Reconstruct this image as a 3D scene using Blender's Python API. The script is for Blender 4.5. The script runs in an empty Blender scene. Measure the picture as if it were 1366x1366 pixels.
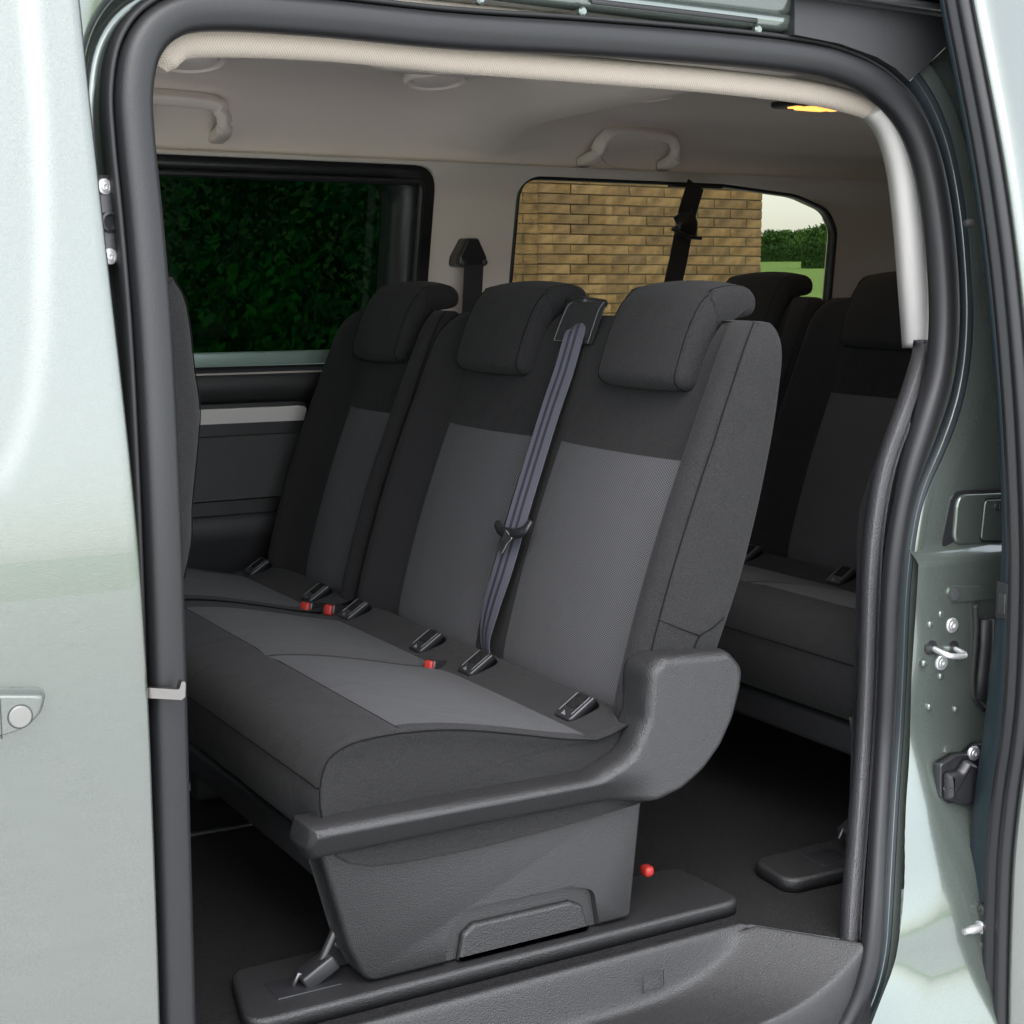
import bpy, bmesh, math, random
from mathutils import Vector, Matrix
random.seed(7)
S = bpy.context.scene
COL = S.collection

# ------------------------------------------------------------------ camera, sky, sun, exposure
F = 2040.0
PITCH = math.atan((683 - 378) / F)
YAW = math.radians(30.26)
CAM = Vector((0.0, -1.53, 1.40))
camd = bpy.data.cameras.new('camera'); cam = bpy.data.objects.new('camera', camd); COL.objects.link(cam)
cam.location = CAM
cam.rotation_euler = (math.pi / 2 - PITCH, 0, -YAW)
camd.sensor_width = 36.0; camd.lens = 36.0 * F / 1366.0
camd.clip_start = 0.05; camd.clip_end = 3000
S.camera = cam

SUN_AZ = math.radians(-160)      # compass direction towards the sun, measured from +Y clockwise
SUN_EL = math.radians(58)
world = bpy.data.worlds.new('World'); S.world = world; world.use_nodes = True
wn = world.node_tree.nodes; wl = world.node_tree.links
sky = wn.new('ShaderNodeTexSky'); sky.sky_type = 'NISHITA'; sky.sun_disc = False
sky.sun_elevation = SUN_EL; sky.sun_rotation = SUN_AZ
sky.air_density = 1.0; sky.dust_density = 1.5; sky.ozone_density = 1.0
wn['Background'].inputs['Strength'].default_value = 0.15
hs = wn.new('ShaderNodeHueSaturation'); hs.inputs['Saturation'].default_value = 0.28      # thin white cloud cover
wl.new(sky.outputs['Color'], hs.inputs['Color']); wl.new(hs.outputs['Color'], wn['Background'].inputs['Color'])
sd = bpy.data.lights.new('sun', 'SUN'); sun = bpy.data.objects.new('sun', sd); COL.objects.link(sun)
sd.energy = 0.5; sd.angle = math.radians(60); sd.color = (1.0, 0.975, 0.94)
sdir = Vector((math.sin(SUN_AZ) * math.cos(SUN_EL), math.cos(SUN_AZ) * math.cos(SUN_EL), math.sin(SUN_EL)))
sun.rotation_euler = sdir.to_track_quat('Z', 'Y').to_euler()
sun.location = (-3, -4, 6)
S.view_settings.view_transform = 'Standard'; S.view_settings.look = 'None'
S.view_settings.gamma = 1.0; S.view_settings.use_curve_mapping = False
S.view_settings.exposure = 2.3
S.render.engine = 'CYCLES'
S.render.resolution_x = 1024; S.render.resolution_y = 1024
S.cycles.max_bounces = 10; S.cycles.transparent_max_bounces = 16; S.cycles.diffuse_bounces = 6

# ------------------------------------------------------------------ geometry helpers
RV = Vector((math.cos(YAW), -math.sin(YAW), 0))
FV = Vector((math.sin(YAW) * math.cos(PITCH), math.cos(YAW) * math.cos(PITCH), -math.sin(PITCH)))
UV_ = Vector((math.sin(YAW) * math.sin(PITCH), math.cos(YAW) * math.sin(PITCH), math.cos(PITCH)))
def at(px, py, **k):
    """world point on the plane x=, y= or z= that shows at a pixel of the photograph"""
    d = FV + RV * ((px - 683) / F) - UV_ * ((py - 683) / F)
    (a, v), = k.items(); i = 'xyz'.index(a)
    return CAM + d * ((v - CAM[i]) / d[i])
def yb(z):                          # body side: upright below the belt line, leaning in above it
    t = (z - 1.15) / 0.07
    return 0.2 * 0.07 * (math.log(1 + math.exp(t)) if t < 30 else t)
def bs(px, py, off=0.0):            # point on the near body side
    y = 0.0
    for _ in range(30): y = yb(at(px, py, y=y).z) + off
    return at(px, py, y=y)
def flare(z): return .085 * smooth01((.80 - z) / .33)
def bsf(px, py):                    # the same where the sill flares out towards the foot
    y = 0.0
    for _ in range(30): z_ = at(px, py, y=y).z; y = yb(z_) - flare(z_)
    return at(px, py, y=y)
def yfar(z): return 1.62 - yb(z)
def smooth01(t): t = max(0., min(1., t)); return t * t * (3 - 2 * t)
def lerp(a, b, t): return a + (b - a) * t
def crom(pts, n=8, closed=False):
    P_ = [Vector(p) for p in pts]; out = []; m = len(P_)
    rng = range(m) if closed else range(m - 1)
    for i in rng:
        if closed: p0, p1, p2, p3 = P_[i - 1], P_[i], P_[(i + 1) % m], P_[(i + 2) % m]
        else: p0, p1, p2, p3 = P_[max(i - 1, 0)], P_[i], P_[i + 1], P_[min(i + 2, m - 1)]
        for k in range(n):
            t = k / n
            out.append(0.5 * ((2 * p1) + (p2 - p0) * t + (2 * p0 - 5 * p1 + 4 * p2 - p3) * t * t + (3 * p1 - p0 - 3 * p2 + p3) * t ** 3))
    if not closed: out.append(P_[-1])
    return out
def rpoly(pts, r, seg=5):
    """2D polygon with rounded corners; r one radius or one for each corner"""
    n = len(pts); out = []
    rr = r if isinstance(r, (list, tuple)) else [r] * n
    for i in range(n):
        a, b, c = Vector(pts[i - 1]), Vector(pts[i]), Vector(pts[(i + 1) % n])
        u = (a - b); v = (c - b); lu, lv = u.length, v.length; u /= lu; v /= lv
        d = min(rr[i] / max(math.tan(u.angle(v) / 2), 1e-3), lu * .48, lv * .48)
        if rr[i] <= 0: out.append(b); continue
        p, q = b + u * d, b + v * d
        for k in range(seg + 1):
            t = k / seg
            out.append(p * (1 - t) ** 2 + b * (2 * t * (1 - t)) + q * t * t)
    return out
def inset2(pts, d):
    n = len(pts); area = sum(pts[i - 1][0] * pts[i][1] - pts[i][0] * pts[i - 1][1] for i in range(n))
    s = 1 if area > 0 else -1; out = []
    for i in range(n):
        t = Vector(pts[(i + 1) % n]) - Vector(pts[i - 1]); t.normalize()
        out.append(Vector(pts[i]) + Vector((-t.y, t.x)) * (s * d))
    return out

def empty(name, loc, label=None, cat=None, group=None):
    o = bpy.data.objects.new(name, None); COL.objects.link(o); o.location = loc
    o.empty_display_size = 0.1
    if label: o['label'] = label
    if cat: o['category'] = cat
    if group: o['group'] = group
    return o
def link(name, me, mats, parent=None, sub=0, bevel=0, label=None, kind=None):
    o = bpy.data.objects.new(name, me); COL.objects.link(o)
    for m in (mats if isinstance(mats, (list, tuple)) else [mats]): me.materials.append(m)
    if parent is not None:
        o.parent = parent
        if parent.type == 'EMPTY': o.matrix_parent_inverse = Matrix.Translation(-Vector(parent.location))
    if bevel:
        b = o.modifiers.new('bevel', 'BEVEL'); b.width = bevel; b.segments = 3; b.limit_method = 'ANGLE'; b.angle_limit = math.radians(35)
    if sub:
        s = o.modifiers.new('sub', 'SUBSURF'); s.levels = sub; s.render_levels = sub
    if label: o['label'] = label
    if kind: o['kind'] = kind
    return o
def mk(name, verts, faces, mats, parent=None, smooth=True, fm=None, uv=None, **k):
    me = bpy.data.meshes.new(name); me.from_pydata([tuple(v) for v in verts], [], faces)
    if fm:
        for p, i in zip(me.polygons, fm): p.material_index = i
    if uv:
        lay = me.uv_layers.new(name='uv')
        for l in me.loops: lay.data[l.index].uv = uv[l.vertex_index]
    bm = bmesh.new(); bm.from_mesh(me); bmesh.ops.recalc_face_normals(bm, faces=bm.faces)
    for f in bm.faces: f.smooth = smooth
    bm.to_mesh(me); bm.free()
    return link(name, me, mats, parent, **k)
def smooth_by_angle(o, deg=35):
    me = o.data
    bm = bmesh.new(); bm.from_mesh(me)
    for e in bm.edges:
        if len(e.link_faces) == 2 and e.calc_face_angle(0) > math.radians(deg): e.smooth = False
    bm.to_mesh(me); bm.free(); return o
def gridmesh(name, rows, mats, parent=None, cu=False, cv=False, cap=False, fmf=None, uv=None, **k):
    """rows of points -> sheet; cu closes each row, cv joins last row to first, cap closes the ends"""
    R, N = len(rows), len(rows[0]); v = [p for r in rows for p in r]; f = []; fm = []
    for i in range(R if cv else R - 1):
        for j in range(N if cu else N - 1):
            a, b = i * N + j, i * N + (j + 1) % N; i2 = (i + 1) % R
            f.append((a, b, i2 * N + (j + 1) % N, i2 * N + j)); fm.append(fmf(i, j) if fmf else 0)
    if cap:
        f.append(tuple(range(N))); f.append(tuple((R - 1) * N + j for j in range(N))); fm += [0, 0]
    o = mk(name, v, f, mats, parent, fm=fm if fmf else None, uv=uv, **k)
    if cap and not k.get('sub') and k.get('smooth', True):
        w = o.modifiers.new('weighted', 'WEIGHTED_NORMAL'); w.weight = 60; w.keep_sharp = True
    return o
def puff(name, prof, st, mats, parent=None, fn=None, **k):
    """2D outline (x,z) carried along y: st = [(y, inset), ...], flat ends; fn bends the points"""
    rows = []
    for y, d in st:
        q = inset2(prof, d) if d else [Vector(p) for p in prof]
        row = [Vector((p[0], y, p[1])) for p in q]
        rows.append([fn(p) for p in row] if fn else row)
    return gridmesh(name, rows, mats, parent, cu=True, cap=True, **k)
def rst(y0, y1, r, n=3, d=None):
    """stations for puff with rounded ends"""
    d = d if d is not None else abs(r); s = 1 if y1 > y0 else -1; out = []
    for i in range(n + 1):
        a = math.pi / 2 * i / n; out.append((y0 + s * r * (1 - math.sin(a)), d * (1 - math.cos(a)) if False else d * (1 - math.sin(math.pi / 2 - (math.pi / 2 - a)))))
    st = [(y0 + s * r * (1 - math.cos(math.pi / 2 * i / n)), d * (1 - math.sin(math.pi / 2 * i / n))) for i in range(n + 1)]
    en = [(y1 - s * r * (1 - math.cos(math.pi / 2 * i / n)), d * (1 - math.sin(math.pi / 2 * i / n))) for i in range(n, -1, -1)]
    return st + en
def frames(path, nrm, closed):
    m = len(path); out = []
    for i in range(m):
        if closed: t = path[(i + 1) % m] - path[i - 1]
        else: t = path[min(i + 1, m - 1)] - path[max(i - 1, 0)]
        t = t.normalized(); n = Vector(nrm) - t * Vector(nrm).dot(t); n.normalize()
        out.append((t, t.cross(n).normalized(), n))
    return out
def sweep(name, path, prof, mats, parent=None, nrm=(0, -1, 0), closed=False, cap=True, cu=True, scale=None, **k):
    path = [Vector(p) for p in path]; fr = frames(path, nrm, closed); rows = []
    for i, (p, (t, s, n)) in enumerate(zip(path, fr)):
        c = scale(i / (len(path) - 1)) if scale else 1
        rows.append([p + s * (a * c) + n * (b * c) for a, b in prof])
    return gridmesh(name, rows, mats, parent, cu=cu, cv=closed, cap=cap and not closed and cu, **k)
def tube(name, path, r, mats, parent=None, seg=8, nrm=(0.13, -1, 0.21), **k):
    prof = [(r * math.cos(2 * math.pi * i / seg), r * math.sin(2 * math.pi * i / seg)) for i in range(seg)]
    return sweep(name, path, prof, mats, parent, nrm=nrm, **k)
def ell(a, b, n=16, p=2.0, c=(0, 0)):
    out = []
    for i in range(n):
        t = 2 * math.pi * i / n; ct, s_ = math.cos(t), math.sin(t)
        out.append((c[0] + a * math.copysign(abs(ct) ** (2 / p), ct), c[1] + b * math.copysign(abs(s_) ** (2 / p), s_)))
    return out
def rbox(name, c, size, mats, parent=None, r=0.004, rot=(0, 0, 0), **k):
    bm = bmesh.new(); bmesh.ops.create_cube(bm, size=1)
    bmesh.ops.scale(bm, vec=size, verts=bm.verts)
    if r: bmesh.ops.bevel(bm, geom=bm.edges[:] , offset=min(r, min(size) * .45), segments=3, affect='EDGES', profile=.5)
    from mathutils import Euler
    bm.transform(Matrix.Translation(Vector(c)) @ Euler(rot).to_matrix().to_4x4())
    for f in bm.faces: f.smooth = True
    me = bpy.data.meshes.new(name); bm.to_mesh(me); bm.free()
    return smooth_by_angle(link(name, me, mats, parent, **k), 40)
def disc(name, c, nrm, prof, mats, parent=None, n=24, **k):
    """turned piece: prof = [(radius, height along nrm), ...]"""
    q = Vector(nrm).normalized().to_track_quat('Z', 'Y'); rows = []
    for r, h in prof:
        rows.append([Vector(c) + q @ Vector((r * math.cos(2 * math.pi * i / n), r * math.sin(2 * math.pi * i / n), h)) for i in range(n)])
    return smooth_by_angle(gridmesh(name, rows, mats, parent, cu=True, cap=True, **k), 38)
def cut(o, cutters):
    """take the cutters' shapes out of o for good"""
    for c in cutters:
        m = o.modifiers.new('cut', 'BOOLEAN'); m.object = c; m.operation = 'DIFFERENCE'; m.solver = 'EXACT'
    dg = bpy.context.evaluated_depsgraph_get()
    me = bpy.data.meshes.new_from_object(o.evaluated_get(dg)); o.modifiers.clear(); o.data = me
    for c in cutters: bpy.data.objects.remove(c, do_unlink=True)
    return o
def dice(o, fn, step=.012):
    """cut the flat faces into small ones, then bend the mesh"""
    bm = bmesh.new(); bm.from_mesh(o.data)
    for ax in (0, 2):
        lo = min(v.co[ax] for v in bm.verts); hi = max(v.co[ax] for v in bm.verts); k = lo + step * .37
        while k < hi:
            nv = [0, 0, 0]; nv[ax] = 1; co = [0, 0, 0]; co[ax] = k
            bmesh.ops.bisect_plane(bm, geom=bm.verts[:] + bm.edges[:] + bm.faces[:], plane_co=co, plane_no=nv, dist=1e-6); k += step
    for v in bm.verts: v.co = fn(v.co.copy())
    for f in bm.faces: f.smooth = True
    bm.to_mesh(o.data); bm.free(); return o
def copy_tree(o, parent=None):
    c = o.copy(); COL.objects.link(c)
    if parent is not None:
        c.parent = parent; c.matrix_parent_inverse = o.matrix_parent_inverse.copy()
    for ch in list(o.children): copy_tree(ch, c)
    return c

# ------------------------------------------------------------------ materials
def material(name, col, rough=.5, metal=0., coat=0., grain=None, var=None, spec=.5, sheen=0., emit=None, soft=None):
    m = bpy.data.materials.new(name); m.use_nodes = True; nt = m.node_tree; b = nt.nodes['Principled BSDF']
    b.inputs['Base Color'].default_value = (*col, 1); b.inputs['Roughness'].default_value = rough
    b.inputs['Metallic'].default_value = metal; b.inputs['Coat Weight'].default_value = coat
    b.inputs['Specular IOR Level'].default_value = spec
    b.inputs['Sheen Weight'].default_value = sheen; b.inputs['Sheen Roughness'].default_value = .5
    if emit:
        b.inputs['Emission Color'].default_value = (*emit[0], 1); b.inputs['Emission Strength'].default_value = emit[1]
    tc = nt.nodes.new('ShaderNodeTexCoord')
    if var:
        n = nt.nodes.new('ShaderNodeTexNoise'); n.inputs['Scale'].default_value = var[0]; n.inputs['Detail'].default_value = 5
        r = nt.nodes.new('ShaderNodeValToRGB'); a = var[1]
        r.color_ramp.elements[0].position = .3; r.color_ramp.elements[1].position = .7
        r.color_ramp.elements[0].color = (*[c * (1 - a) for c in col], 1); r.color_ramp.elements[1].color = (*[c * (1 + a) for c in col], 1)
        nt.links.new(tc.outputs['Object'], n.inputs['Vector']); nt.links.new(n.outputs['Fac'], r.inputs['Fac']); nt.links.new(r.outputs['Color'], b.inputs['Base Color'])
    if grain:
        n = nt.nodes.new('ShaderNodeTexNoise'); n.inputs['Scale'].default_value = grain[0]; n.inputs['Detail'].default_value = 2
        u = nt.nodes.new('ShaderNodeBump'); u.inputs['Strength'].default_value = grain[1]; u.inputs['Distance'].default_value = grain[2] if len(grain) > 2 else .001
        nt.links.new(tc.outputs['Object'], n.inputs['Vector']); nt.links.new(n.outputs['Fac'], u.inputs['Height']); nt.links.new(u.outputs['Normal'], b.inputs['Normal'])
        if soft: soft_bump(nt, tc, u, soft)
    return m
def soft_bump(nt, tc, u, soft):          # slow unevenness of padded cloth below the fine grain
    n = nt.nodes.new('ShaderNodeTexNoise'); n.inputs['Scale'].default_value = soft[0]; n.inputs['Detail'].default_value = 2; n.inputs['Distortion'].default_value = .6
    v = nt.nodes.new('ShaderNodeBump'); v.inputs['Strength'].default_value = soft[1]; v.inputs['Distance'].default_value = soft[2]
    nt.links.new(tc.outputs['Object'], n.inputs['Vector']); nt.links.new(n.outputs['Fac'], v.inputs['Height']); nt.links.new(v.outputs['Normal'], u.inputs['Normal'])
def woven(name, dark, light, pitch, rough=.75, soft=None):
    m = material(name, dark, rough, sheen=.05); nt = m.node_tree; b = nt.nodes['Principled BSDF']; N = nt.nodes.new; L = nt.links.new
    tc = N('ShaderNodeTexCoord'); sp = N('ShaderNodeSeparateXYZ'); L(tc.outputs['UV'], sp.inputs[0])
    def wave(sock, f, ph=None):
        mu = N('ShaderNodeMath'); mu.operation = 'MULTIPLY'; mu.inputs[1].default_value = 2 * math.pi / f; L(sock, mu.inputs[0])
        src = mu.outputs[0]
        if ph is not None:
            ad = N('ShaderNodeMath'); ad.operation = 'ADD'; L(src, ad.inputs[0]); L(ph, ad.inputs[1]); src = ad.outputs[0]
        s_ = N('ShaderNodeMath'); s_.operation = 'SINE'; L(src, s_.inputs[0]); return s_.outputs[0]
    ys = wave(sp.outputs['Y'], pitch * 1.0)
    xs = wave(sp.outputs['X'], pitch * 1.5)
    mul = N('ShaderNodeMath'); mul.operation = 'MULTIPLY'; L(xs, mul.inputs[0]); L(ys, mul.inputs[1])
    r = N('ShaderNodeValToRGB'); r.color_ramp.elements[0].position = .35; r.color_ramp.elements[1].position = .75
    r.color_ramp.elements[0].color = (*dark, 1); r.color_ramp.elements[1].color = (*light, 1)
    mp = N('ShaderNodeMapRange'); mp.inputs['From Min'].default_value = -1; mp.inputs['From Max'].default_value = 1; L(mul.outputs[0], mp.inputs['Value'])
    L(mp.outputs[0], r.inputs['Fac']); L(r.outputs['Color'], b.inputs['Base Color'])
    bu = N('ShaderNodeBump'); bu.inputs['Strength'].default_value = .5; bu.inputs['Distance'].default_value = .0008
    L(mp.outputs[0], bu.inputs['Height']); L(bu.outputs['Normal'], b.inputs['Normal'])
    if soft: soft_bump(nt, tc, bu, soft)
    return m
def glass(name, tint, rough=0.0, spec=1.0):
    m = bpy.data.materials.new(name); m.use_nodes = True; nt = m.node_tree; nt.nodes.clear(); N = nt.nodes.new
    o = N('ShaderNodeOutputMaterial'); t = N('ShaderNodeBsdfTransparent'); t.inputs[0].default_value = (*tint, 1)
    g = N('ShaderNodeBsdfGlossy'); g.inputs['Roughness'].default_value = rough; mx = N('ShaderNodeMixShader')
    fr = N('ShaderNodeFresnel'); ge = N('ShaderNodeNewGeometry'); mr = N('ShaderNodeMapRange')
    mr.inputs['To Min'].default_value = 1.45; mr.inputs['To Max'].default_value = 1 / 1.45; nt.links.new(ge.outputs['Backfacing'], mr.inputs['Value']); nt.links.new(mr.outputs[0], fr.inputs['IOR'])
    nt.links.new(fr.outputs[0], mx.inputs[0]); nt.links.new(t.outputs[0], mx.inputs[1]); nt.links.new(g.outputs[0], mx.inputs[2]); nt.links.new(mx.outputs[0], o.inputs[0])
    return m
M = {}
M['paint'] = material('sage_metallic_paint', (.150, .164, .150), .24, metal=.8, coat=.8, var=(1300, .22), grain=(1300, .25, .0008))
M['paint_shaded'] = material('sage_paint_in_shade', (.007, .014, .018), .5, spec=.3)  # body paint with shade put into its colour, dark teal
M['paint_in'] = material('sage_paint_inner', (.122, .145, .130), .20, metal=.6, coat=1.0, var=(1300, .15), grain=(40, .04, .004))
M['rubber'] = material('black_rubber_seal', (.009, .009, .0102), .45, grain=(350, .2, .0012), spec=.4)
M['rubber_soft'] = material('matt_rubber', (.014, .014, .015), .6, spec=.35)
M['fabric'] = material('charcoal_seat_fabric', (.0125, .0122, .0128), .9, grain=(560, .8, .0018), var=(460, .42), sheen=.03, spec=.3, soft=(11, .45, .012))
M['woven'] = woven('grey_woven_insert', (.010, .010, .0115), (.108, .107, .115), .0036, soft=(11, .3, .010))
M['woven_seat'] = woven('grey_woven_cushion', (.0155, .0155, .0172), (.056, .056, .061), .0032, soft=(11, .35, .012))
M['thread'] = material('seam_thread', (.0045, .0045, .005), .95, spec=.1)
M['plastic'] = material('grained_charcoal_plastic', (.017, .017, .0178), .36, grain=(660, .7, .0022), var=(700, .4), spec=.6)
M['plastic_l'] = material('grained_grey_plastic', (.045, .045, .048), .42, grain=(520, .8, .0028), spec=.6)
M['plastic_s'] = material('smooth_black_plastic', (.016, .016, .018), .35)
M['plastic_d'] = material('matt_black_plastic', (.012, .012, .013), .55, grain=(420, .4))
M['carpet'] = material('black_floor_covering', (.0095, .0092, .0095), .95, grain=(420, 1.0, .003), var=(260, .5), spec=.2)
M['beige'] = material('greige_headliner', (.70, .615, .56), .85, grain=(700, .25, .0006))
M['beige_pl'] = material('greige_plastic', (.67, .59, .54), .5, grain=(500, .1))
M['roll'] = woven('beige_knit_trim', (.31, .268, .222), (.40, .348, .295), .0032, .95)
M['white_trim'] = material('off_white_pillar_cloth', (.46, .44, .425), .9, grain=(800, .4, .001))
M['silver'] = material('brushed_silver', (.80, .77, .75), .35, metal=.25)
M['sill'] = material('pale_green_sill', (.22, .30, .27), .35, metal=.3)
M['steel'] = material('zinc_screw', (.62, .62, .62), .42, metal=.8)
M['hook'] = material('plated_hook', (.22, .21, .20), .3, metal=1.0)
M['cap'] = material('satin_lock_cap', (.17, .17, .16), .45, metal=.3)
M['steel_d'] = material('dark_steel', (.10, .10, .10), .35, metal=.8)
M['red'] = material('red_release_plastic', (.30, .018, .014), .45)
M['line'] = material('grey_outline', (.13, .13, .135), .5)
M['white'] = material('white_print', (.75, .75, .75), .6)
M['glass_d'] = glass('dark_green_privacy_glass', (.07, .16, .108))
M['glass_l'] = glass('lightly_tinted_glass', (.51, .51, .47))
M['glass_c'] = glass('clear_glass', (.88, .91, .89))
M['lamp'] = material('warm_lamp_lens', (.5, .26, .08), .3, emit=((1.0, .42, .08), .45))
M['belt_blk'] = material('black_belt_webbing', (.014, .014, .016), .7)
def belt_mat():
    m = material('grey_belt_webbing', (.15, .15, .19), .6); nt = m.node_tree; N = nt.nodes.new; L = nt.links.new; b = nt.nodes['Principled BSDF']
    tc = N('ShaderNodeTexCoord'); sp = N('ShaderNodeSeparateXYZ'); L(tc.outputs['UV'], sp.inputs[0])
    r = N('ShaderNodeValToRGB'); r.color_ramp.interpolation = 'CONSTANT'
    a, d = (.078, .078, .098, 1), (.022, .022, .036, 1)
    el = r.color_ramp.elements; el[0].position = 0; el[0].color = a; el[1].position = .22; el[1].color = d
    for p, c in ((.36, a), (.52, d), (.66, a)):
        e = el.new(p); e.color = c
    L(sp.outputs['X'], r.inputs['Fac']); L(r.outputs['Color'], b.inputs['Base Color'])
    w = N('ShaderNodeTexWave'); w.inputs['Scale'].default_value = 60; w.bands_direction = 'Y'; bu = N('ShaderNodeBump'); bu.inputs['Strength'].default_value = .15; bu.inputs['Distance'].default_value = .0005
    L(tc.outputs['UV'], w.inputs['Vector']); L(w.outputs['Fac'], bu.inputs['Height']); L(bu.outputs['Normal'], b.inputs['Normal'])
    return m
M['belt'] = belt_mat()

# ------------------------------------------------------------------ ground
grd = material('pale_gravel_drive', (.55, .55, .55), .9, var=(6, .15), grain=(60, .5, .01))
lawn = material('mown_lawn', (.15, .27, .04), .9, var=(3, .25), grain=(40, .6, .02))
o = mk('ground', [(-300, -300, -.02), (300, -300, -.02), (300, 600, -.02), (-300, 600, -.02)], [(0, 1, 2, 3)], lawn); o['kind'] = 'structure'
o = mk('gravel_drive', [(-12, -14, 0), (12, -14, 0), (12, 5.2, 0), (-12, 5.2, 0)], [(0, 1, 2, 3)], grd); o['kind'] = 'structure'

# ------------------------------------------------------------------ van
van = empty('van', (1.2, .8, 0), 'sage green people carrier seen through its open sliding side door', 'van')

# seal line of the door opening (pixel measurements put on the body side)
pl = [(236, 1440), (234, 1366), (226, 1100), (219, 850), (212, 650), (202, 450), (190, 300), (179, 190), (176, 120), (188, 62), (222, 25),
      (280, 12), (420, 20), (600, 38), (780, 49), (950, 62), (1060, 74), (1120, 87), (1172, 112), (1212, 152), (1238, 210), (1254, 290), (1262, 380), (1262, 450),
      (1254, 510), (1236, 570), (1214, 640), (1198, 720), (1190, 800), (1186, 900), (1181, 1000), (1174, 1120), (1168, 1220), (1160, 1290), (1142, 1345), (1110, 1392)]
path = [(bsf if x > 1000 else bs)(x, y) for x, y in pl]
path.append(Vector((1.20, -.09, .355))); path.append(Vector((.85, -.085, .35))); path.append(Vector((.58, -.05, .36))); path.append(Vector((.50, -.02, .43)))
SEAL = crom(path, 6, closed=True)
seal_prof = [(.021, -.030), (.022, .0), (.019, .011), (.011, .017), (-.002, .019), (-.013, .016), (-.020, .008), (-.022, -.004), (-.021, -.034)]
# loop runs up the front edge, back along the top: s = t x n points ... outward/inward handled by sign
def ring_sweep(name, prof, mat, parent, pathp=SEAL, **k): return sweep(name, pathp, prof, mat, parent, closed=True, **k)
t0 = frames(SEAL, (0, -1, 0), True)[3]
SG = 1 if (t0[1].x < 0) else -1          # s>0 must point away from the opening on the front edge
def out(prof): return [(a * SG, b) for a, b in prof]
def seal_scale(t):
    p = SEAL[min(len(SEAL) - 1, int(round(t * (len(SEAL) - 1))))]
    return 1 - .36 * smooth01((1.24 - p.z) / .16) if p.x > 1.35 else 1.0
seal = ring_sweep('door_seal', out([(-.020, -.015), (-.0225, -.008), (-.0222, .002), (-.0195, .010), (-.014, .0145), (-.004, .0165), (.006, .0160), (.0125, .0125), (.0165, .006), (.018, -.004), (.018, -.024)]), M['rubber'], van, scale=seal_scale, label='black rubber seal running round the door opening')
ii = [i for i, p in enumerate(SEAL) if p.x > 1.47 or (p.x > 1.0 and p.z < .9)]
sweep('groove_shade_strip', [SEAL[i] for i in ii], out([(.006, -.02), (.010, -.010), (.026, -.014), (.040, -.016), (.050, -.012), (.055, -.004), (.058, -.004), (.060, -.03)]), M['paint_shaded'], seal, cu=False, scale=lambda t: seal_scale(ii[min(len(ii) - 1, int(round(t * (len(ii) - 1))))] / (len(SEAL) - 1)))  # added dark strip, its colour gives the shade in the frame groove
ring_sweep('seal_lip', out([(.0185, -.03), (.0195, .001), (.0225, .004), (.0255, .0), (.026, -.03)]), M['rubber_soft'], seal, scale=seal_scale)

frame = ring_sweep('door_frame', out([(.012, -.045), (.020, -.058), (.030, -.062), (.038, -.058), (.042, -.044), (.046, -.022), (.051, -.010), (.058, -.004), (.080, -.003)]), M['paint_in'], van, cu=False, scale=seal_scale, label='sage painted steel frame of the door opening')

# right-hand body panel behind the slid-back door
def panel_y(x, z):
    y = yb(z)
    y += .022 * smooth01((1.035 - z) / .022) * -1                     # crease: the panel steps outwards going down
    y -= flare(z) + .05 * smooth01((.50 - z) / .18)                  # foot of the panel flares out into the sill
    return y + .002
rightp = [p for p in SEAL if p.x > 1.38 and p.z > .36 and p.z < 1.70]
fr = frames(SEAL, (0, -1, 0), True)
rows = []
idx = [i for i, p in enumerate(SEAL) if p.x > 1.30 and (p.z < 1.70)]
zlist = sorted(set([round(.30 + .006 * i, 4) for i in range(240)]))
def edge_x(z):                        # x of the outer edge of the frame flange at height z on the rear side
    best = None
    for i in idx:
        p = SEAL[i] + fr[i][1] * (.070 * SG * seal_scale(i / (len(SEAL) - 1)))
        if best is None or abs(p.z - z) < best[0]: best = (abs(p.z - z), p.x)
    return best[1]
exs = [edge_x(z) for z in zlist]
exs = [sum(exs[max(0, i - 3):i + 4]) / len(exs[max(0, i - 3):i + 4]) for i in range(len(exs))]
rows = []
for z, ex in zip(zlist, exs):
    if z > 1.735: break
    rows.append([Vector((lerp(ex - .014 - .05 * smooth01((.50 - z) / .12), 1.95, j / 14), panel_y(0, z) + (.006 if j == 0 else 0) + .0015 * math.sin(z * 31 + j), z)) for j in range(15)])
quarter = gridmesh('rear_quarter_panel', rows, M['paint_in'], van, label='sage painted panel behind the opening with bolts and striker')
def qp(px, py, off=0.0):
    y = 0
    for _ in range(30): y = panel_y(0, at(px, py, y=y).z) + off
    return at(px, py, y=y)
def qpoly(pts, r, seg=5): return rpoly([(qp(*p).x, qp(*p).z) for p in pts], r, seg)
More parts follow.
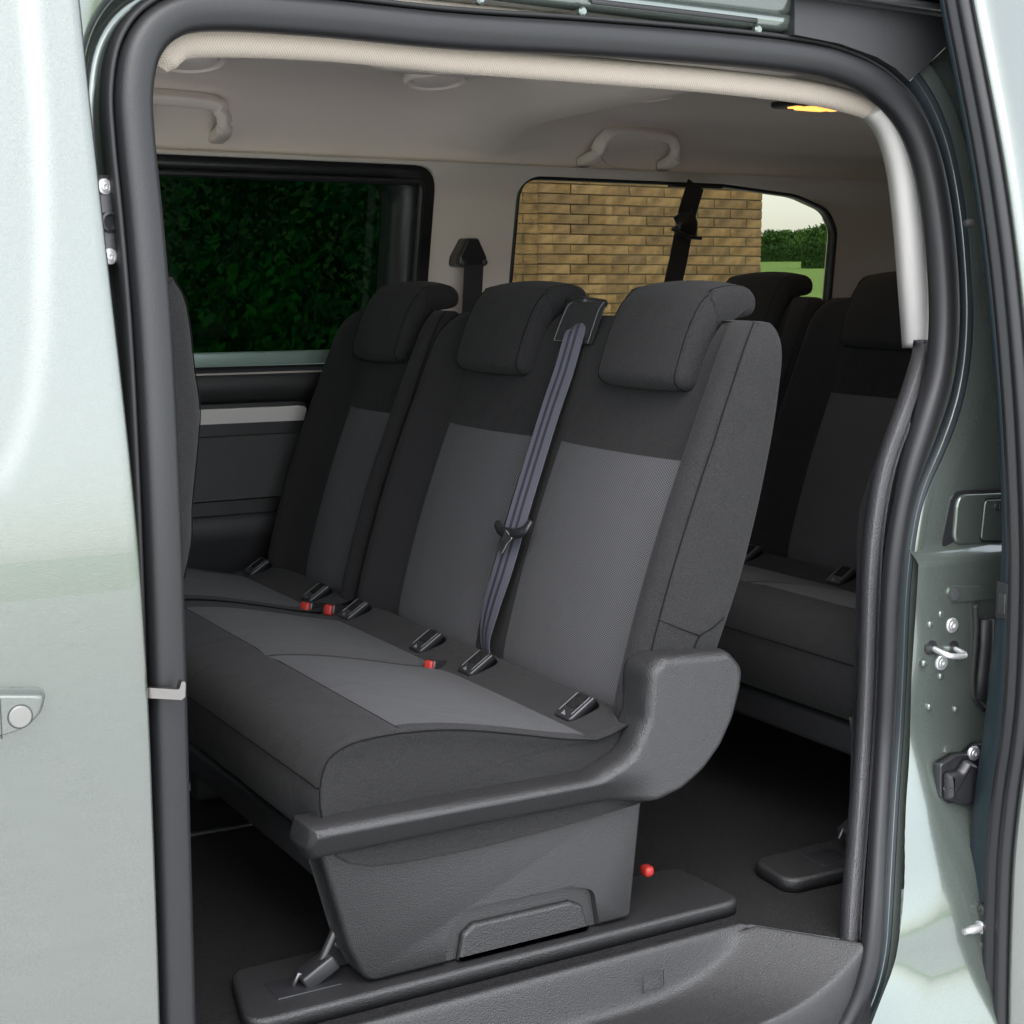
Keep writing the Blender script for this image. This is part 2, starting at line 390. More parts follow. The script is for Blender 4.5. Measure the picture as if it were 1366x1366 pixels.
# fuel flap: black gap, painted lid and smaller inner lid
ff = [(1268, 655), (1400, 648), (1396, 742), (1264, 742)]
yq = qp(1300, 700).y
g = puff('fuel_flap', qpoly(ff, .022), [(yq + .01, 0), (yq - .0015, 0)], M['plastic_s'], quarter, smooth=False)
lid = qpoly([(1272, 659), (1400, 653), (1396, 727), (1269, 727)], .020)
puff('fuel_lid', lid, [(yq + .005, 0), (yq - .003, .0), (yq - .0055, .002), (yq - .006, .004)], M['paint_in'], quarter)
smg = qpoly([(1306, 664), (1400, 660), (1396, 726), (1302, 722)], .010)
puff('lid_gap', smg, [(yq - .003, 0), (yq - .0066, 0)], M['plastic_s'], quarter, smooth=False)
puff('inner_lid', inset2(smg, .0022), [(yq - .003, 0), (yq - .0075, 0), (yq - .009, .0015)], M['paint_in'], quarter)
def screw(name, p, nrm, r, parent, mat=None, recess=True):
    s_ = disc(name, p, nrm, [(r, -.002), (r, .0012), (r * .92, .0022), (r * .62, .0026), (r * .55, .0022), (r * .5, .0034), (r * .30, .0036), (r * .27, .0012)], mat or M['steel'], parent)
    return s_
screw('flap_screw', Vector((qp(1322, 674).x, yq - .009, qp(1322, 674).z)), (0, -1, 0), .0055, quarter, M['plastic_s'])
for x, y in ((1270, 834), (1256, 884)): screw('striker_screw', qp(x, y, -.001), (0, -1, 0), .0108, quarter)
# striker loop with its two black holes
for x in (1242, 1271): disc('striker_hole', qp(x, 864, -.0005), (0, -1, 0), [(.0105, -.002), (.0105, .0006), (.010, .0009)], M['plastic_s'], quarter)
a, b_ = qp(1243, 864, .004), qp(1271, 864, .004)
lp = crom([a, a + Vector((.001, -.022, -.004)), lerp(a, b_, .25) + Vector((0, -.029, -.006)), lerp(a, b_, .75) + Vector((0, -.029, -.006)), b_ + Vector((-.001, -.022, -.004)), b_], 5)
tube('striker_loop', lp, .0042, M['steel'], quarter, nrm=(0, 0, 1))
for x, y in ((1255, 819), (1241, 833), (1233, 885), (1255, 902), (1240, 943), (1275, 946)): disc('panel_plug', qp(x, y, -.0003), (0, -1, 0), [(.0048, -.002), (.0048, .0008), (.0035, .0022), (.0015, .0026)], M['paint_in'], quarter, n=12)
# pressed slot and groove
sl = qpoly([(1266, 781), (1345, 784), (1345, 797), (1270, 803), (1263, 792)], .006)
puff('slot', sl, [(qp(1300, 790).y + .008, 0), (qp(1300, 790).y - .0022, 0)], M['paint_in'], quarter)
e1 = qp(1270, 793); disc('slot_end', (e1.x + .002, e1.y - .003, e1.z), (-.5, -1, 0), [(.0085, -.001), (.0085, .0005), (.0078, .0008)], M['plastic_s'], quarter, n=16)
gp = [qp(x, y, -.001) for x, y in ((1301, 806), (1302, 840), (1299, 880), (1297, 910), (1300, 932), (1312, 945))]
tube('groove', crom(gp, 5), .005, M['rubber_soft'], quarter)
bp_ = [qp(x, y, -.006) for x, y in ((1317, 826), (1316, 860), (1312, 900), (1309, 932))]
sweep('buffer_strip', bp_, [(.012 * math.cos(t), .008 * math.sin(t)) for t in [i * math.pi / 6 for i in range(12)]], M['plastic_d'], quarter)
# black guide bracket
yk = qp(1275, 1040).y
def kp(x, y): p = at(x, y, y=yk); return (p.x, p.z)
br = rpoly([kp(1247, 1060), kp(1247, 1018), kp(1268, 1005), kp(1285, 1003), kp(1298, 990), kp(1318, 990), kp(1318, 1016), kp(1296, 1024), kp(1293, 1030), kp(1290, 1062), kp(1300, 1064), kp(1316, 1078), kp(1312, 1098), kp(1290, 1097), kp(1275, 1080), kp(1258, 1074)], .008)
bracket = puff('guide_bracket', br, [(yk + .003, 0), (yk - .008, 0), (yk - .011, .0025)], M['plastic_s'], van, label='black plastic guide bracket bolted to the rear panel')
bd = rpoly([kp(1249, 1062), kp(1249, 1026), kp(1266, 1024), kp(1276, 1008), kp(1290, 1014), kp(1288, 1065), kp(1276, 1072)], .008)
puff('bracket_bulge', bd, [(yk - .008, 0), (yk - .018, .001), (yk - .024, .005), (yk - .026, .009)], M['plastic_s'], bracket)
pm = at(1266, 1046, y=yk - .026); tube('moulded_mark', [pm + Vector((.011 * math.cos(t), 0, .011 * math.sin(t))) for t in [math.pi * (1.1 + .08 * i) for i in range(9)]], .0008, M['steel_d'], bracket)
for x, y in ((1299, 1005), (1295, 1084)): screw('bracket_screw', at(x, y, y=yk - .011), (0, -1, 0), .0105, bracket)

# sliding door pushed back: edge faces forward, outer skin beyond it
de = [(1255, -60), (1262, 0), (1281, 100), (1300, 200), (1314, 290), (1325, 380), (1335, 490), (1342, 600), (1347, 750), (1343, 900), (1336, 980), (1326, 1050), (1318, 1130), (1315, 1200), (1313, 1280), (1312, 1366), (1313, 1430)]
dl = crom([at(x, y, x=1.60) for x, y in de], 4)
def dcol(dx, dy): return [p + Vector((dx, dy, 0)) for p in dl]
def inner_dy(p): return .020 + .020 * smooth01((1.1 - p.z) / .3)
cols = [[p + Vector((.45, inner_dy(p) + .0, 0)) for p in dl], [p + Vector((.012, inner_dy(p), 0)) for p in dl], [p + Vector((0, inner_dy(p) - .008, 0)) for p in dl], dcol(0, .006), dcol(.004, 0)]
sdoor = gridmesh('sliding_door', cols, M['paint_shaded'], van, label='open sliding door slid back along the body, its front edge showing')  # edge face coloured dark for the shade between body and door
st_prof = [(.0, .0), (.004, -.012), (.012, -.013), (.017, -.007), (.021, -.006), (.027, -.013), (.036, -.012), (.040, .002)]
rows = [[p + Vector((.004 + b, -a, 0)) for a, b in st_prof] for p in dl]
gridmesh('edge_seal', rows, M['rubber'], sdoor, label='double ridged grey rubber strip on the door edge')
lb = at(1275, 20, x=1.589); rows = []
rows = [[p + Vector((.012, -.039, 0)), p + Vector((.0, -.044, 0)), p + Vector((.002, -.050, 0)), p + Vector((.012, -.056, 0)), p + Vector((.03, -.058, 0)), p + Vector((.30, -.064, 0)), p + Vector((.60, -.064, 0))] for p in dl]
gridmesh('outer_skin', rows, M['paint'], sdoor)
# latch opening and guide pin on the door edge
lo = at(1341, 802, x=1.598)
rbox('latch_opening', (1.599, lo.y + .006, lo.z), (.004, .020, .050), M['plastic_d'], sdoor, r=.006)
rbox('latch_slot', (1.5965, lo.y + .004, lo.z - .004), (.002, .012, .028), M['steel_d'], sdoor, r=.003)
pp = at(1312, 1236, x=1.60)
rbox('pin_plate', (1.598, pp.y - .002, pp.z), (.005, .018, .066), M['plastic_s'], sdoor, r=.003)
disc('guide_pin', (1.597, pp.y, pp.z), (-1, 0, 0), [(.009, 0), (.009, .003), (.0062, .0035), (.0062, .020), (.0045, .028), (.0042, .034)], M['steel'], sdoor)
for dz in (.026, -.026): screw('pin_screw', Vector((1.5952, pp.y - .001, pp.z + dz)), (-1, 0, 0), .0065, sdoor, M['steel_d'])
p = at(1305, 298, x=1.60); disc('rubber_stop', p + Vector((0, .012, 0)), (-1, 0, 0), [(.006, 0), (.006, .008), (.0045, .012), (.002, .013)], M['rubber_soft'], sdoor, n=12)
# dark lower corner between panel and door
lowc = crom([at(x, y, x=1.585) for x, y in ((1225, 1420), (1243, 1366), (1262, 1330), (1282, 1318), (1300, 1312))], 5)
tube('sill_edge_trim', lowc, .002, M['silver'], van)
rows = [[p + Vector((0, 0, 0)), p + Vector((.06, .0, -.05)), p + Vector((.08, -.0, -.25))] for p in lowc]
gridmesh('sill_end_cover', rows, M['plastic_d'], van)

# front door at the left edge of the picture
edge = [(.445, z) for z in (0,)]
kx = [((bs(x, y, -.02).z), bs(x, y, -.02).x) for x, y in ((0, 645), (25, 590), (42, 530), (52, 450), (56, 300), (50, 150), (36, 0), (34, -60))]
def recess(x, z):
    zb = kx[0][0]
    if z < zb - .03: return 0
    xb = kx[0][1] - .02
    for (za, xa), (zc, xc) in zip(kx, kx[1:]):
        if za <= z <= zc: xb = lerp(xa, xc, (z - za) / (zc - za)); break
    if z > kx[-1][0]: xb = kx[-1][1]
    return .0035 * smooth01((xb - x) / .022 + .5) * smooth01((z - zb + .03) / .06)
def fdx(z): return lerp(.4475, .434, smooth01((z - .9) / .8))
def fdy(x, z): return yb(z) - .022 - .006 * math.cos((x - .1) * 2.2) + .012 * smooth01((.75 - z) / .5) + recess(x, z)
rows = []
for i in range(151):
    z = .25 + 1.60 * i / 150; xe = fdx(z)
    xs = [-.75 + 0.9 * j / 10 for j in range(10)] + [.15 + (xe - .006 - .15) * j / 46 for j in range(47)]
    r = [Vector((x, fdy(x, z), z)) for x in xs]; y = r[-1].y
    r += [Vector((xe - .002, y + .0015, z)), Vector((xe, y + .005, z)), Vector((xe, y + .012, z)), Vector((xe - .004, y + .035, z)), Vector((xe - .03, y + .06, z))]
    rows.append(r)
fdoor = gridmesh('front_door', rows, M['paint'], van, label='closed sage green front door beside the opening')
hp = at(20, 950, y=-.03)
def hq(x, y): p = at(x, y, y=-.05); return (p.x, p.z)
hd = rpoly([hq(-140, 925), hq(67, 926), hq(61, 952), hq(40, 974), hq(-10, 990), hq(-140, 1004)], [.009, .007, .02, .03, .03, .009], 7)
WN = rpoly([(-.60, 1.24), (.17, 1.24), (.17, 1.62), (-.45, 1.62)], .05, 6)
sol = fdoor.modifiers.new('thick', 'SOLIDIFY'); sol.thickness = .004; sol.offset = -1
cut(fdoor, [puff('cutter', WN, [(-.3, 0), (.3, 0)], M['paint'])])
puff('window_pane', inset2(WN, -.01), [(.0, 0), (.005, 0)], M['glass_c'], fdoor, smooth=False, fn=lambda p: p + Vector((0, yb(p.z) - .012, 0)))
hc_ = Vector((sum(p[0] for p in hd) / len(hd), sum(p[1] for p in hd) / len(hd)))
rows = [[Vector((hc_.x + (p[0] - hc_.x) * f, y, hc_.y + (p[1] - hc_.y) * f)) for p in hd] for y, f in ((-.02, 1.05), (-.031, 1.02), (-.036, 1.0), (-.042, .965), (-.0455, .91), (-.0475, .82))]
handle = gridmesh('door_handle', rows, M['paint'], fdoor, cu=True, cap=True)
lc = at(27, 956, y=-.0478); disc('lock_cap', lc, (0, -1, 0), [(.0110, -.004), (.0110, .0008), (.0100, .0018), (.003, .0022)], M['cap'], fdoor)
tube('lock_ring', [lc + Vector((.0114 * math.cos(2 * math.pi * i / 24), -.0002, .0114 * math.sin(2 * math.pi * i / 24))) for i in range(24)], .0007, M['plastic_s'], fdoor, closed=True)
gapp = at(1, 956, y=-.047); rbox('handle_gap', (gapp.x, -.0462, gapp.z - .002), (.0010, .004, .040), M['plastic_s'], fdoor, r=0)
# pillar in front of the opening, its latch plate and the door check hook
rows = []
for i in range(61):
    z = .30 + 1.5 * i / 60; y = yb(z)
    rows.append([Vector((x, y + dy, z)) for x, dy in ((.38, .03), (.425, .012), (.436, .010), (.442, .014), (.447, .026), (.449, .04))])
pillar = gridmesh('centre_pillar', rows, M['paint_in'], van)
p0, p1 = bs(140, 235, .020), bs(150, 352, .020); pm = (p0 + p1) / 2
cp = []
pl_ = sweep('latch_plate', [p0 + (p1 - p0) * (i / 8) for i in range(9)], ell(.0105, .004, 14, 3), M['plastic_s'], van, label='black latch plate with two screws on the front pillar')
for x, y in ((139, 249), (146, 342)): screw('plate_screw', bs(x, y, .015), (.25, -1, 0), .0085, pl_)
hc = bs(145, 296, .015); disc('latch_socket', hc, (.25, -1, 0), [(.0105, -.002), (.0105, .004), (.008, .005), (.007, .002), (.005, .001)], M['plastic_s'], pl_)
h0, h1 = bs(194, 921, -.014), bs(235, 921, -.032)
hk = rpoly([(0, -.007), (.036, -.009), (.040, -.006), (.041, .010), (.037, .011), (.034, .002), (0, .004)], .002, 3)
hv = [];
dirv = (h1 - h0).normalized()
rows = [[h0 + dirv * a + Vector((0, -e, b)) for a, b in hk] for e in (-.005, .005)]
gridmesh('door_check_hook', rows, M['hook'], van, cu=True, cap=True, smooth=False, label='small bright steel hook sticking out of the pillar')

# roof: outer skin, track above the opening
rows = []
for i in range(13):
    t = i / 12; y = lerp(.115, 1.505, t); z = 1.835 + .05 * math.sin(math.pi * t) ** .6
    rows.append([Vector((x, y, z)) for x in (-.75, 0, .6, 1.2, 2.0, 3.4)])
gridmesh('roof', rows, M['paint'], van)
trk = []
def topline(dz, off, x0=.45, x1=1.63, dn=0):
    return [Vector((lerp(x0, x1, i / 20), yb(1.72) + off, 1.722 + dz - .012 * (lerp(x0, x1, i / 20) - .9) ** 2)) for i in range(21)]
rows = [topline(.012, .035), topline(.016, .0), topline(.034, -.002), topline(.040, .012), topline(.055, .016)]
sweep_ = gridmesh('roof_rail_panel', rows, M['paint_in'], van, label='pale sage roof rail with bolts above the seal')
for x, y in ((640, 0), (776, 16), (1010, 40)): disc('rail_bolt', bs(x, y, -.004), (0, -1, .1), [(.006, -.004), (.006, .003), (.004, .005)], M['paint_in'], sweep_, n=12)
for x0, x1 in ((.55, .93), (1.07, 1.33)):
    rows_ = [Vector((lerp(x0, x1, i / 10), yb(1.72) - .004, 1.744 - .012 * (lerp(x0, x1, i / 10) - .9) ** 2)) for i in range(11)]
    sweep('rail_slot', rows_, ell(.0035, .002, 10), M['plastic_d'], sweep_)
rows = [topline(.052, .02, x1=1.66), topline(.06, -.012, x1=1.66), topline(.075, -.014, x1=1.66), topline(.078, .03, x1=1.66)]
trackp = gridmesh('door_track', rows, M['plastic_d'], van, label='black upper track of the sliding door')
sweep('track_rail', topline(.066, -.022, x0=1.0, x1=1.66), ell(.006, .010, 12, 3), M['steel_d'], trackp)
rows = [topline(.080, -.02, x0=.3, x1=1.95), topline(.086, -.045, x0=.3, x1=1.95), topline(.10, -.04, x0=.3, x1=1.95), topline(.115, .02, x0=.3, x1=1.95)]
gridmesh('gutter', rows, M['plastic_s'], trackp)
tube('track_cable', crom([bs(1212, 92, .03), bs(1205, 70, .02), bs(1206, 45, .02)], 4), .004, M['steel_d'], trackp)
tube('corner_seam', crom([bs(1213, 108, .005), bs(1240, 82, -.005), bs(1262, 60, -.01), bs(1268, 40, -.01)], 4), .0016, M['steel'], trackp)
cv = [bs(x, y, -.018) for x, y in ((1060, 46), (1060, -40), (1300, -40), (1300, 66), (1262, 62), (1238, 86), (1213, 108), (1196, 92), (1170, 76), (1120, 58))]
gridmesh('track_cover', [cv, [p + Vector((0, .05, 0)) for p in cv]], M['plastic_d'], trackp, cu=True, cap=True, smooth=False)
dk = [bs(1208, 60, .012), bs(1262, 40, .012), bs(1290, 128, .008), bs(1216, 112, .014)]
mk('corner_gusset', dk, [(0, 1, 2, 3)], M['plastic_d'], trackp)

# ------------------------------------------------------------------ interior trim
# beige roll along the top of the opening
rp = crom([at(x, y, y=.15) for x, y in ((208, 92), (222, 66), (262, 52), (420, 58), (600, 77), (780, 93), (950, 108), (1080, 124), (1150, 141), (1186, 158))], 8)
def with_uv_sweep(name, path, prof, mat, parent, **k):
    o = sweep(name, path, prof, mat, parent, **k); me = o.data; lay = me.uv_layers.new(name='uv'); N = len(prof); cum = [0]
    for a, b in zip(path, path[1:]): cum.append(cum[-1] + (Vector(b) - Vector(a)).length)
    pc = [0]
    for a, b in zip(prof, prof[1:]): pc.append(pc[-1] + math.dist(a, b))
    for l in me.loops:
        v = l.vertex_index; lay.data[l.index].uv = (pc[v % N], cum[v // N])
    return o
with_uv_sweep('headliner_roll', rp, ell(.0170, .017, 20, 2.2), M['roll'], van, scale=lambda t: (.55 + .45 * smooth01(t / .07)) * lerp(1.22, .95, smooth01((t - .15) / .5)), label='beige knitted roll along the top of the opening')
wp = crom([at(x, y, y=.13) for x, y in ((1172, 140), (1192, 170), (1207, 220), (1216, 290), (1223, 380), (1229, 462))], 6)
sweep('pillar_cloth_trim', wp, [(-.019, -.02), (-.0185, .003), (-.013, .009), (.0, .011), (.009, .009), (.016, .003), (.019, -.02)], M['white_trim'], van, label='off white cloth trim on the upper rear pillar')
def tsf(px, py, off):
    y = off
    for _ in range(25): y = off - flare(at(px, py, y=y).z)
    return at(px, py, y=y)
gpth = crom([tsf(x, y, .105 if y < 460 else .10 if y < 480 else .06 if y < 520 else .032) for x, y in ((1236, 455), (1234, 470), (1227, 500), (1209, 555), (1193, 597), (1181, 640), (1171, 700), (1166, 760), (1163, 840), (1161, 900), (1156, 1000), (1148, 1110), (1141, 1200), (1138, 1264))], 6)
pt = sweep('pillar_lower_trim', gpth, [(.0125, -.014), (.0125, .003), (.0105, .006), (-.001, .0068), (-.0042, .004), (-.005, -.010), (-.0085, -.010), (-.009, .004), (-.0115, .0045), (-.013, -.014)], M['plastic_l'], van, label='grained black plastic trim on the lower rear pillar')
# headliner
def ceil_z(x):
    z = 1.805 - .030 * smooth01((x - 1.50) / .22)
    return z - .045 * math.exp(-((x - 1.70) / .09) ** 2)
rows = []
xs = [-.6 + .05 * i for i in range(79)]
for j in range(28):
    t = j / 27; r = []
    for x in xs:
        zt = ceil_z(x)
        if t < .75:
            u = t / .75; y = lerp(.13, 1.28, u); z = zt - .085 * (1 - smooth01(u / .12)) + .008 * math.sin(math.pi * u)
        else:
            u = (t - .75) / .25; a = u
            p0_, p1_, p2_ = (1.28, zt), (1.46, zt - .004), (1.492, 1.652)
            y = (1 - a) ** 2 * p0_[0] + 2 * a * (1 - a) * p1_[0] + a * a * p2_[0]; z = (1 - a) ** 2 * p0_[1] + 2 * a * (1 - a) * p1_[1] + a * a * p2_[1]
        r.append(Vector((x, y, z)))
    rows.append(r)
head = gridmesh('headliner', rows, M['beige'], van, label='greige cloth headliner with round air outlets and grab handles')
for x, y in ((255, 76), (581, 101), (868, 119)):
    c = at(x, y + 4, z=1.785)
    bz = puff('air_outlet', [(p[0], p[1]) for p in ell(.115, .062, 28, 2.6, (c.x - .02, c.y))], [(0, 0), (1, .006), (2, .014)], M['beige_pl'], head, fn=lambda p, c=c: Vector((p.x, p.z, 1.806 - p.y * .008 + .12 * (p.z - c.y))))
    disc('outlet_ring', c + Vector((0, 0, .006)), (0, -.16, -1), [(.062, 0), (.062, .008), (.056, .013), (.051, .006), (.046, .005), (.042, .012), (.012, .015)], M['beige_pl'], bz, n=28)
def grab(px0, px1, py, yw):
    a, b = at(px0, py, y=yw), at(px1, py, y=yw); z = a.z
    o_ = Vector((0, -.045, 0))
    pth = crom([Vector((a.x, yw + .02, z - .062)), Vector((a.x + .002, yw - .030, z - .050)), Vector((a.x + .012, yw - .048, z - .020)), Vector((a.x + .05, yw - .052, z)), Vector((b.x - .05, yw - .052, z)), Vector((b.x - .012, yw - .048, z - .020)), Vector((b.x - .002, yw - .030, z - .050)), Vector((b.x, yw + .02, z - .062))], 7)
    return sweep('grab_handle', pth, ell(.0165, .012, 20, 3.8), M['beige_pl'], head, nrm=(0, -.6, .8))
grab(60, 292, 126, 1.46); grab(783, 890, 178, 1.46)
for px, py in ((150, 142), (838, 180)):
    c = at(px, py, y=1.45)
    disc('handle_recess', c, (0, -1, -.5), [(.085, -.01), (.08, .003), (.06, .002), (.05, .0)], M['beige_pl'], head, n=24)
lc = at(1085, 140, z=1.768)
lampo = rbox('roof_lamp', lc + Vector((0, 0, .0)), (.15, .10, .014), M['plastic_d'], van, r=.006, label='small lit roof lamp glowing amber')
rbox('lens', lc + Vector((0, -.005, -.007)), (.075, .05, .008), M['lamp'], lampo, r=.003)
for s_ in (-1, 1): rbox('lens', lc + Vector((s_ * .053, -.005, -.007)), (.018, .03, .006), M['lamp'], lampo, r=.002)

ld = bpy.data.lights.new('roof_lamp_light', 'AREA'); ld.shape = 'RECTANGLE'; ld.size = .09; ld.size_y = .05; ld.energy = .03; ld.color = (1.0, .62, .28)
lo_ = bpy.data.objects.new('roof_lamp_light', ld); COL.objects.link(lo_); lo_.location = lc + Vector((0, -.005, -.013)); lo_.parent = lampo

# far side wall above the belt line, with two window openings
rows = []
zs = [1.19 + .47 * i / 24 for i in range(25)]
r1 = [[Vector((x, yfar(z) - .02 - .03 * smooth01((z - 1.60) / .06), z)) for z in zs] for x in [-.6 + .1 * i for i in range(41)]]
ring = [r + [v + Vector((0, .035, 0)) for v in reversed(r)] for r in r1]
fwall = gridmesh('far_side_wall', ring, M['beige_pl'], van, cu=True, cap=True, label='greige far wall and pillars round the tinted windows')
W1 = rpoly([(.52, 1.213), (1.574, 1.213), (1.572, 1.652), (.52, 1.652)], [.05, .05, .055, .05], 6)
W2 = rpoly([(1.790, 1.235), (2.785, 1.235), (2.755, 1.535), (2.715, 1.588), (2.60, 1.622), (2.36, 1.640), (1.785, 1.640)], [.05, .05, .06, .10, .25, .3, .055], 6)
W0 = rpoly([(-.50, 1.23), (.40, 1.23), (.40, 1.63), (-.28, 1.63)], .05, 6)
c0_ = puff('cutter', W0, [(1.3, 0), (1.8, 0)], M['beige_pl'])
c1 = puff('cutter', W1, [(1.3, 0), (1.8, 0)], M['beige_pl']); c2 = puff('cutter', W2, [(1.3, 0), (1.8, 0)], M['beige_pl'])
cut(fwall, [c0_, c1, c2]); smooth_by_angle(fwall, 40)
def wall_bend(off): return lambda p: Vector((p.x, yfar(p.z) + off + p.y, p.z))
def ringpiece(name, outer, inner, y0, y1, mat, parent, r=.004, label=None):
    n = len(outer); rows = [[(p[0], y0, p[1]) for p in outer], [(p[0], y1, p[1]) for p in outer], [(p[0], y1, p[1]) for p in inner], [(p[0], y0, p[1]) for p in inner]]
    rows = [[Vector((x, yfar(z) + y, z)) for x, y, z in r_] for r_ in rows]
    return gridmesh(name, rows, mat, parent, cu=True, cv=True, label=label)
W1i = rpoly([(.55, 1.245), (1.484, 1.245), (1.482, 1.622), (.55, 1.622)], [.05, .05, .055, .05], 6)
win1 = ringpiece('window', W1, W1i, -.03, .05, M['plastic_s'], van, label='dark green tinted window of the far sliding door in a black frame')
tube('frame_ridge', [Vector((x, yfar(z) - .034, z)) for x, z in inset2(W1, .035)], .008, M['plastic_s'], win1, closed=True)
puff('pane', inset2(W1i, -.01), [(.045, 0), (.050, 0)], M['glass_d'], win1, smooth=False, fn=wall_bend(0))
rbox('sill_strip', (1.02, yfar(1.255) - .036, 1.242), (.96, .014, .030), M['sill'], win1, r=.004)
tube('sill_line', [Vector((.6, yfar(1.23) - .044, 1.232)), Vector((1.5, yfar(1.23) - .044, 1.232))], .0025, M['plastic_s'], win1)
W2i = inset2(W2, .007)
win2 = ringpiece('window', W2, W2i, -.024, .004, M['plastic_s'], van, label='rear side window with brick wall and lawn behind it')
puff('pane', inset2(W2i, -.012), [(-.012, 0), (-.007, 0)], M['glass_l'], win2, smooth=False, fn=wall_bend(0))
# far wall below the belt line
rows = []
xs2 = [-.6 + .1 * i for i in range(41)]
prof = [(1.52, 1.212), (1.515, 1.205), (1.515, 1.165), (1.530, 1.155), (1.545, 1.150), (1.545, .93), (1.535, .915), (1.525, .90), (1.53, .86), (1.57, .76), (1.575, .50)]
gridmesh('far_door_card', [[Vector((x, y, z)) for y, z in prof] for x in xs2], M['plastic_d'], van)
card = puff('door_card_panel', rpoly([(.60, .915), (1.275, .915), (1.275, 1.152), (.60, 1.152)], .02), [(1.56, 0), (1.532, 0), (1.526, .003)], M['plastic_d'], van, label='black card of the far door with silver strip')
puff('silver_strip', rpoly([(.60, 1.100), (1.268, 1.098), (1.268, 1.142), (.60, 1.142)], [0.001, .006, .012, .001]), [(1.545, 0), (1.516, 0), (1.512, .002)], M['silver'], card, fn=lambda p: p + Vector((0, .02 * smooth01((1.118 - p.z) / .004), 0)))
puff('pocket_panel', rpoly([(.60, .945), (1.262, .948), (1.262, 1.085), (.60, 1.085)], [.001, .012, .012, .001]), [(1.545, 0), (1.522, 0), (1.519, .004)], M['plastic'], card)
# pillar belts on the far wall
def far_anchor(px, py, w, nm):
    c = at(px, py, y=1.50)
    an = puff(nm, rpoly([(c.x - w, c.z - .022), (c.x + w, c.z - .022), (c.x + w * .95, c.z + .0), (c.x + w * .4, c.z + .04), (c.x - w * .4, c.z + .04), (c.x - w * .95, c.z)], .009), [(c.y + .05, 0), (c.y - .004, 0), (c.y - .012, .005)], M['plastic_s'], van, label='black belt anchor on the far pillar' if px < 700 else 'black belt guide in front of the rear side window')
    for s_ in (-1, 1): disc('anchor_bolt', (c.x + s_ * w * .72, c.y - .012, c.z - .013), (0, -1, 0), [(.006, 0), (.006, .004), (.003, .005)], M['steel_d'], an, n=12)
    return an, c
a1, c_ = far_anchor(629, 342, .037, 'belt_anchor')
bz = [Vector((c_.x + .002, c_.y - .008, c_.z - .01)), Vector((c_.x - .005, c_.y - .01, c_.z - .10)), Vector((c_.x - .01, c_.y - .0, c_.z - .4))]
sweep('belt_strap', bz, [(-.024, 0), (.024, 0), (.024, .0015), (-.024, .0015)], M['belt_blk'], a1, smooth=False)
bt = [at(928, 246, y=1.47), at(916, 285, y=1.455), at(905, 345, y=1.45), at(888, 420, y=1.45)]
bb = sweep('rear_belt', bt, [(-.026, 0), (.026, 0), (.026, .0015), (-.026, .0015)], M['belt_blk'], van, smooth=False, label='black belt crossing the rear side window')
sweep('belt_slider', [at(911, 283, y=1.445), at(917, 300, y=1.443), at(915, 316, y=1.445)], ell(.030, .008, 14, 3), M['plastic_s'], bb)
tube('slider_bar', [at(897, 305, y=1.437), at(917, 316, y=1.434), at(935, 318, y=1.437)], .005, M['plastic_s'], bb)
rbox('belt_slot', at(928, 249, y=1.475), (.15, .02, .006), M['plastic_d'], bb, r=.002)

# enclosure: near side behind and ahead of the opening, rear and front bulkheads
def wallbox(name, c, s, m): return rbox(name, c, s, m, van, r=.003)
rows = [[Vector((x, yb(z) + .10, z)) for x in (1.53 + .16 * smooth01((z - 1.05) / .3), 2.0, 2.6, 3.4)] for z in [.48 + .05 * i for i in range(27)]]
gridmesh('near_rear_trim', rows, M['plastic_d'], van)
rows = [[Vector((x, yb(z) + .06, z)) for x in (-.7, 0, .40, .485)] for z in [.32 + .05 * i for i in range(19)]]
gridmesh('near_front_trim', rows, M['plastic_d'], van)
wallbox('tailgate', (3.42, .82, 1.15), (.05, 1.6, 1.4), M['beige_pl'])
wallbox('dashboard_bulkhead', (-.72, .82, .75), (.06, 1.6, .85), M['plastic_d'])
mk('windscreen', [(-.72, .05, 1.17), (-.72, 1.6, 1.17), (-.45, 1.5, 1.80), (-.45, .12, 1.80)], [(0, 1, 2, 3)], M['glass_c'], van)
puff('cabin_pane', inset2(W0, -.01), [(.0, 0), (.005, 0)], M['glass_c'], van, smooth=False, fn=wall_bend(0))

# floor and moulded step
fl = [(-.7, .069), (1.300, .069), (1.318, .062), (1.352, .018), (1.418, -.066), (1.50, -.02), (1.60, .1), (3.4, .1), (3.4, 1.6), (-.7, 1.6)]
floor = mk('floor', [(x, y, .509) for x, y in fl], [tuple(range(len(fl)))], M['carpet'], van, smooth=False)
def well_floor(xe): return .444 + .071 * max(0., min(1., (xe - 1.04) / .255)) ** 3
rows = []
xe_list = [-.7, -.2, .2, .5, .7, .9, 1.0, 1.04] + [1.04 + .255 * k / 16 for k in range(1, 17)] + [1.298, 1.302]
for xe in xe_list:
    f0 = well_floor(xe); f1 = f0 if xe < 1.297 else (.5155 if xe < 1.30 else (.5145 if xe < 1.305 else .508)); f0 = f1
    r = []
    for y, z in ((.074, .512), (.067, .5150), (.062, .5155), (.059, .5145), (.056, .511), (.054, None), (.0505, None), (.047, None), (.0445, None), (.0405, None), (.034, None), (.02, None), (0, None), (-.03, None), (-.055, None), (-.079, None), (-.082, None), (-.083, None)):
        if z is None:
            w = {.054: .88, .0505: .55, .047: .24, .0445: .10, .0405: .03}.get(y, 0.); z = f0 + (.509 - f0) * w
            if y == -.083: z = .30
        elif xe > 1.29: z = min(z, f1) if xe > 1.30 else z
        r.append(Vector((xe + (.06 - min(y, .06)) * .76 * smooth01((xe - .9) / .3), y, z)))
    rows.append(r)
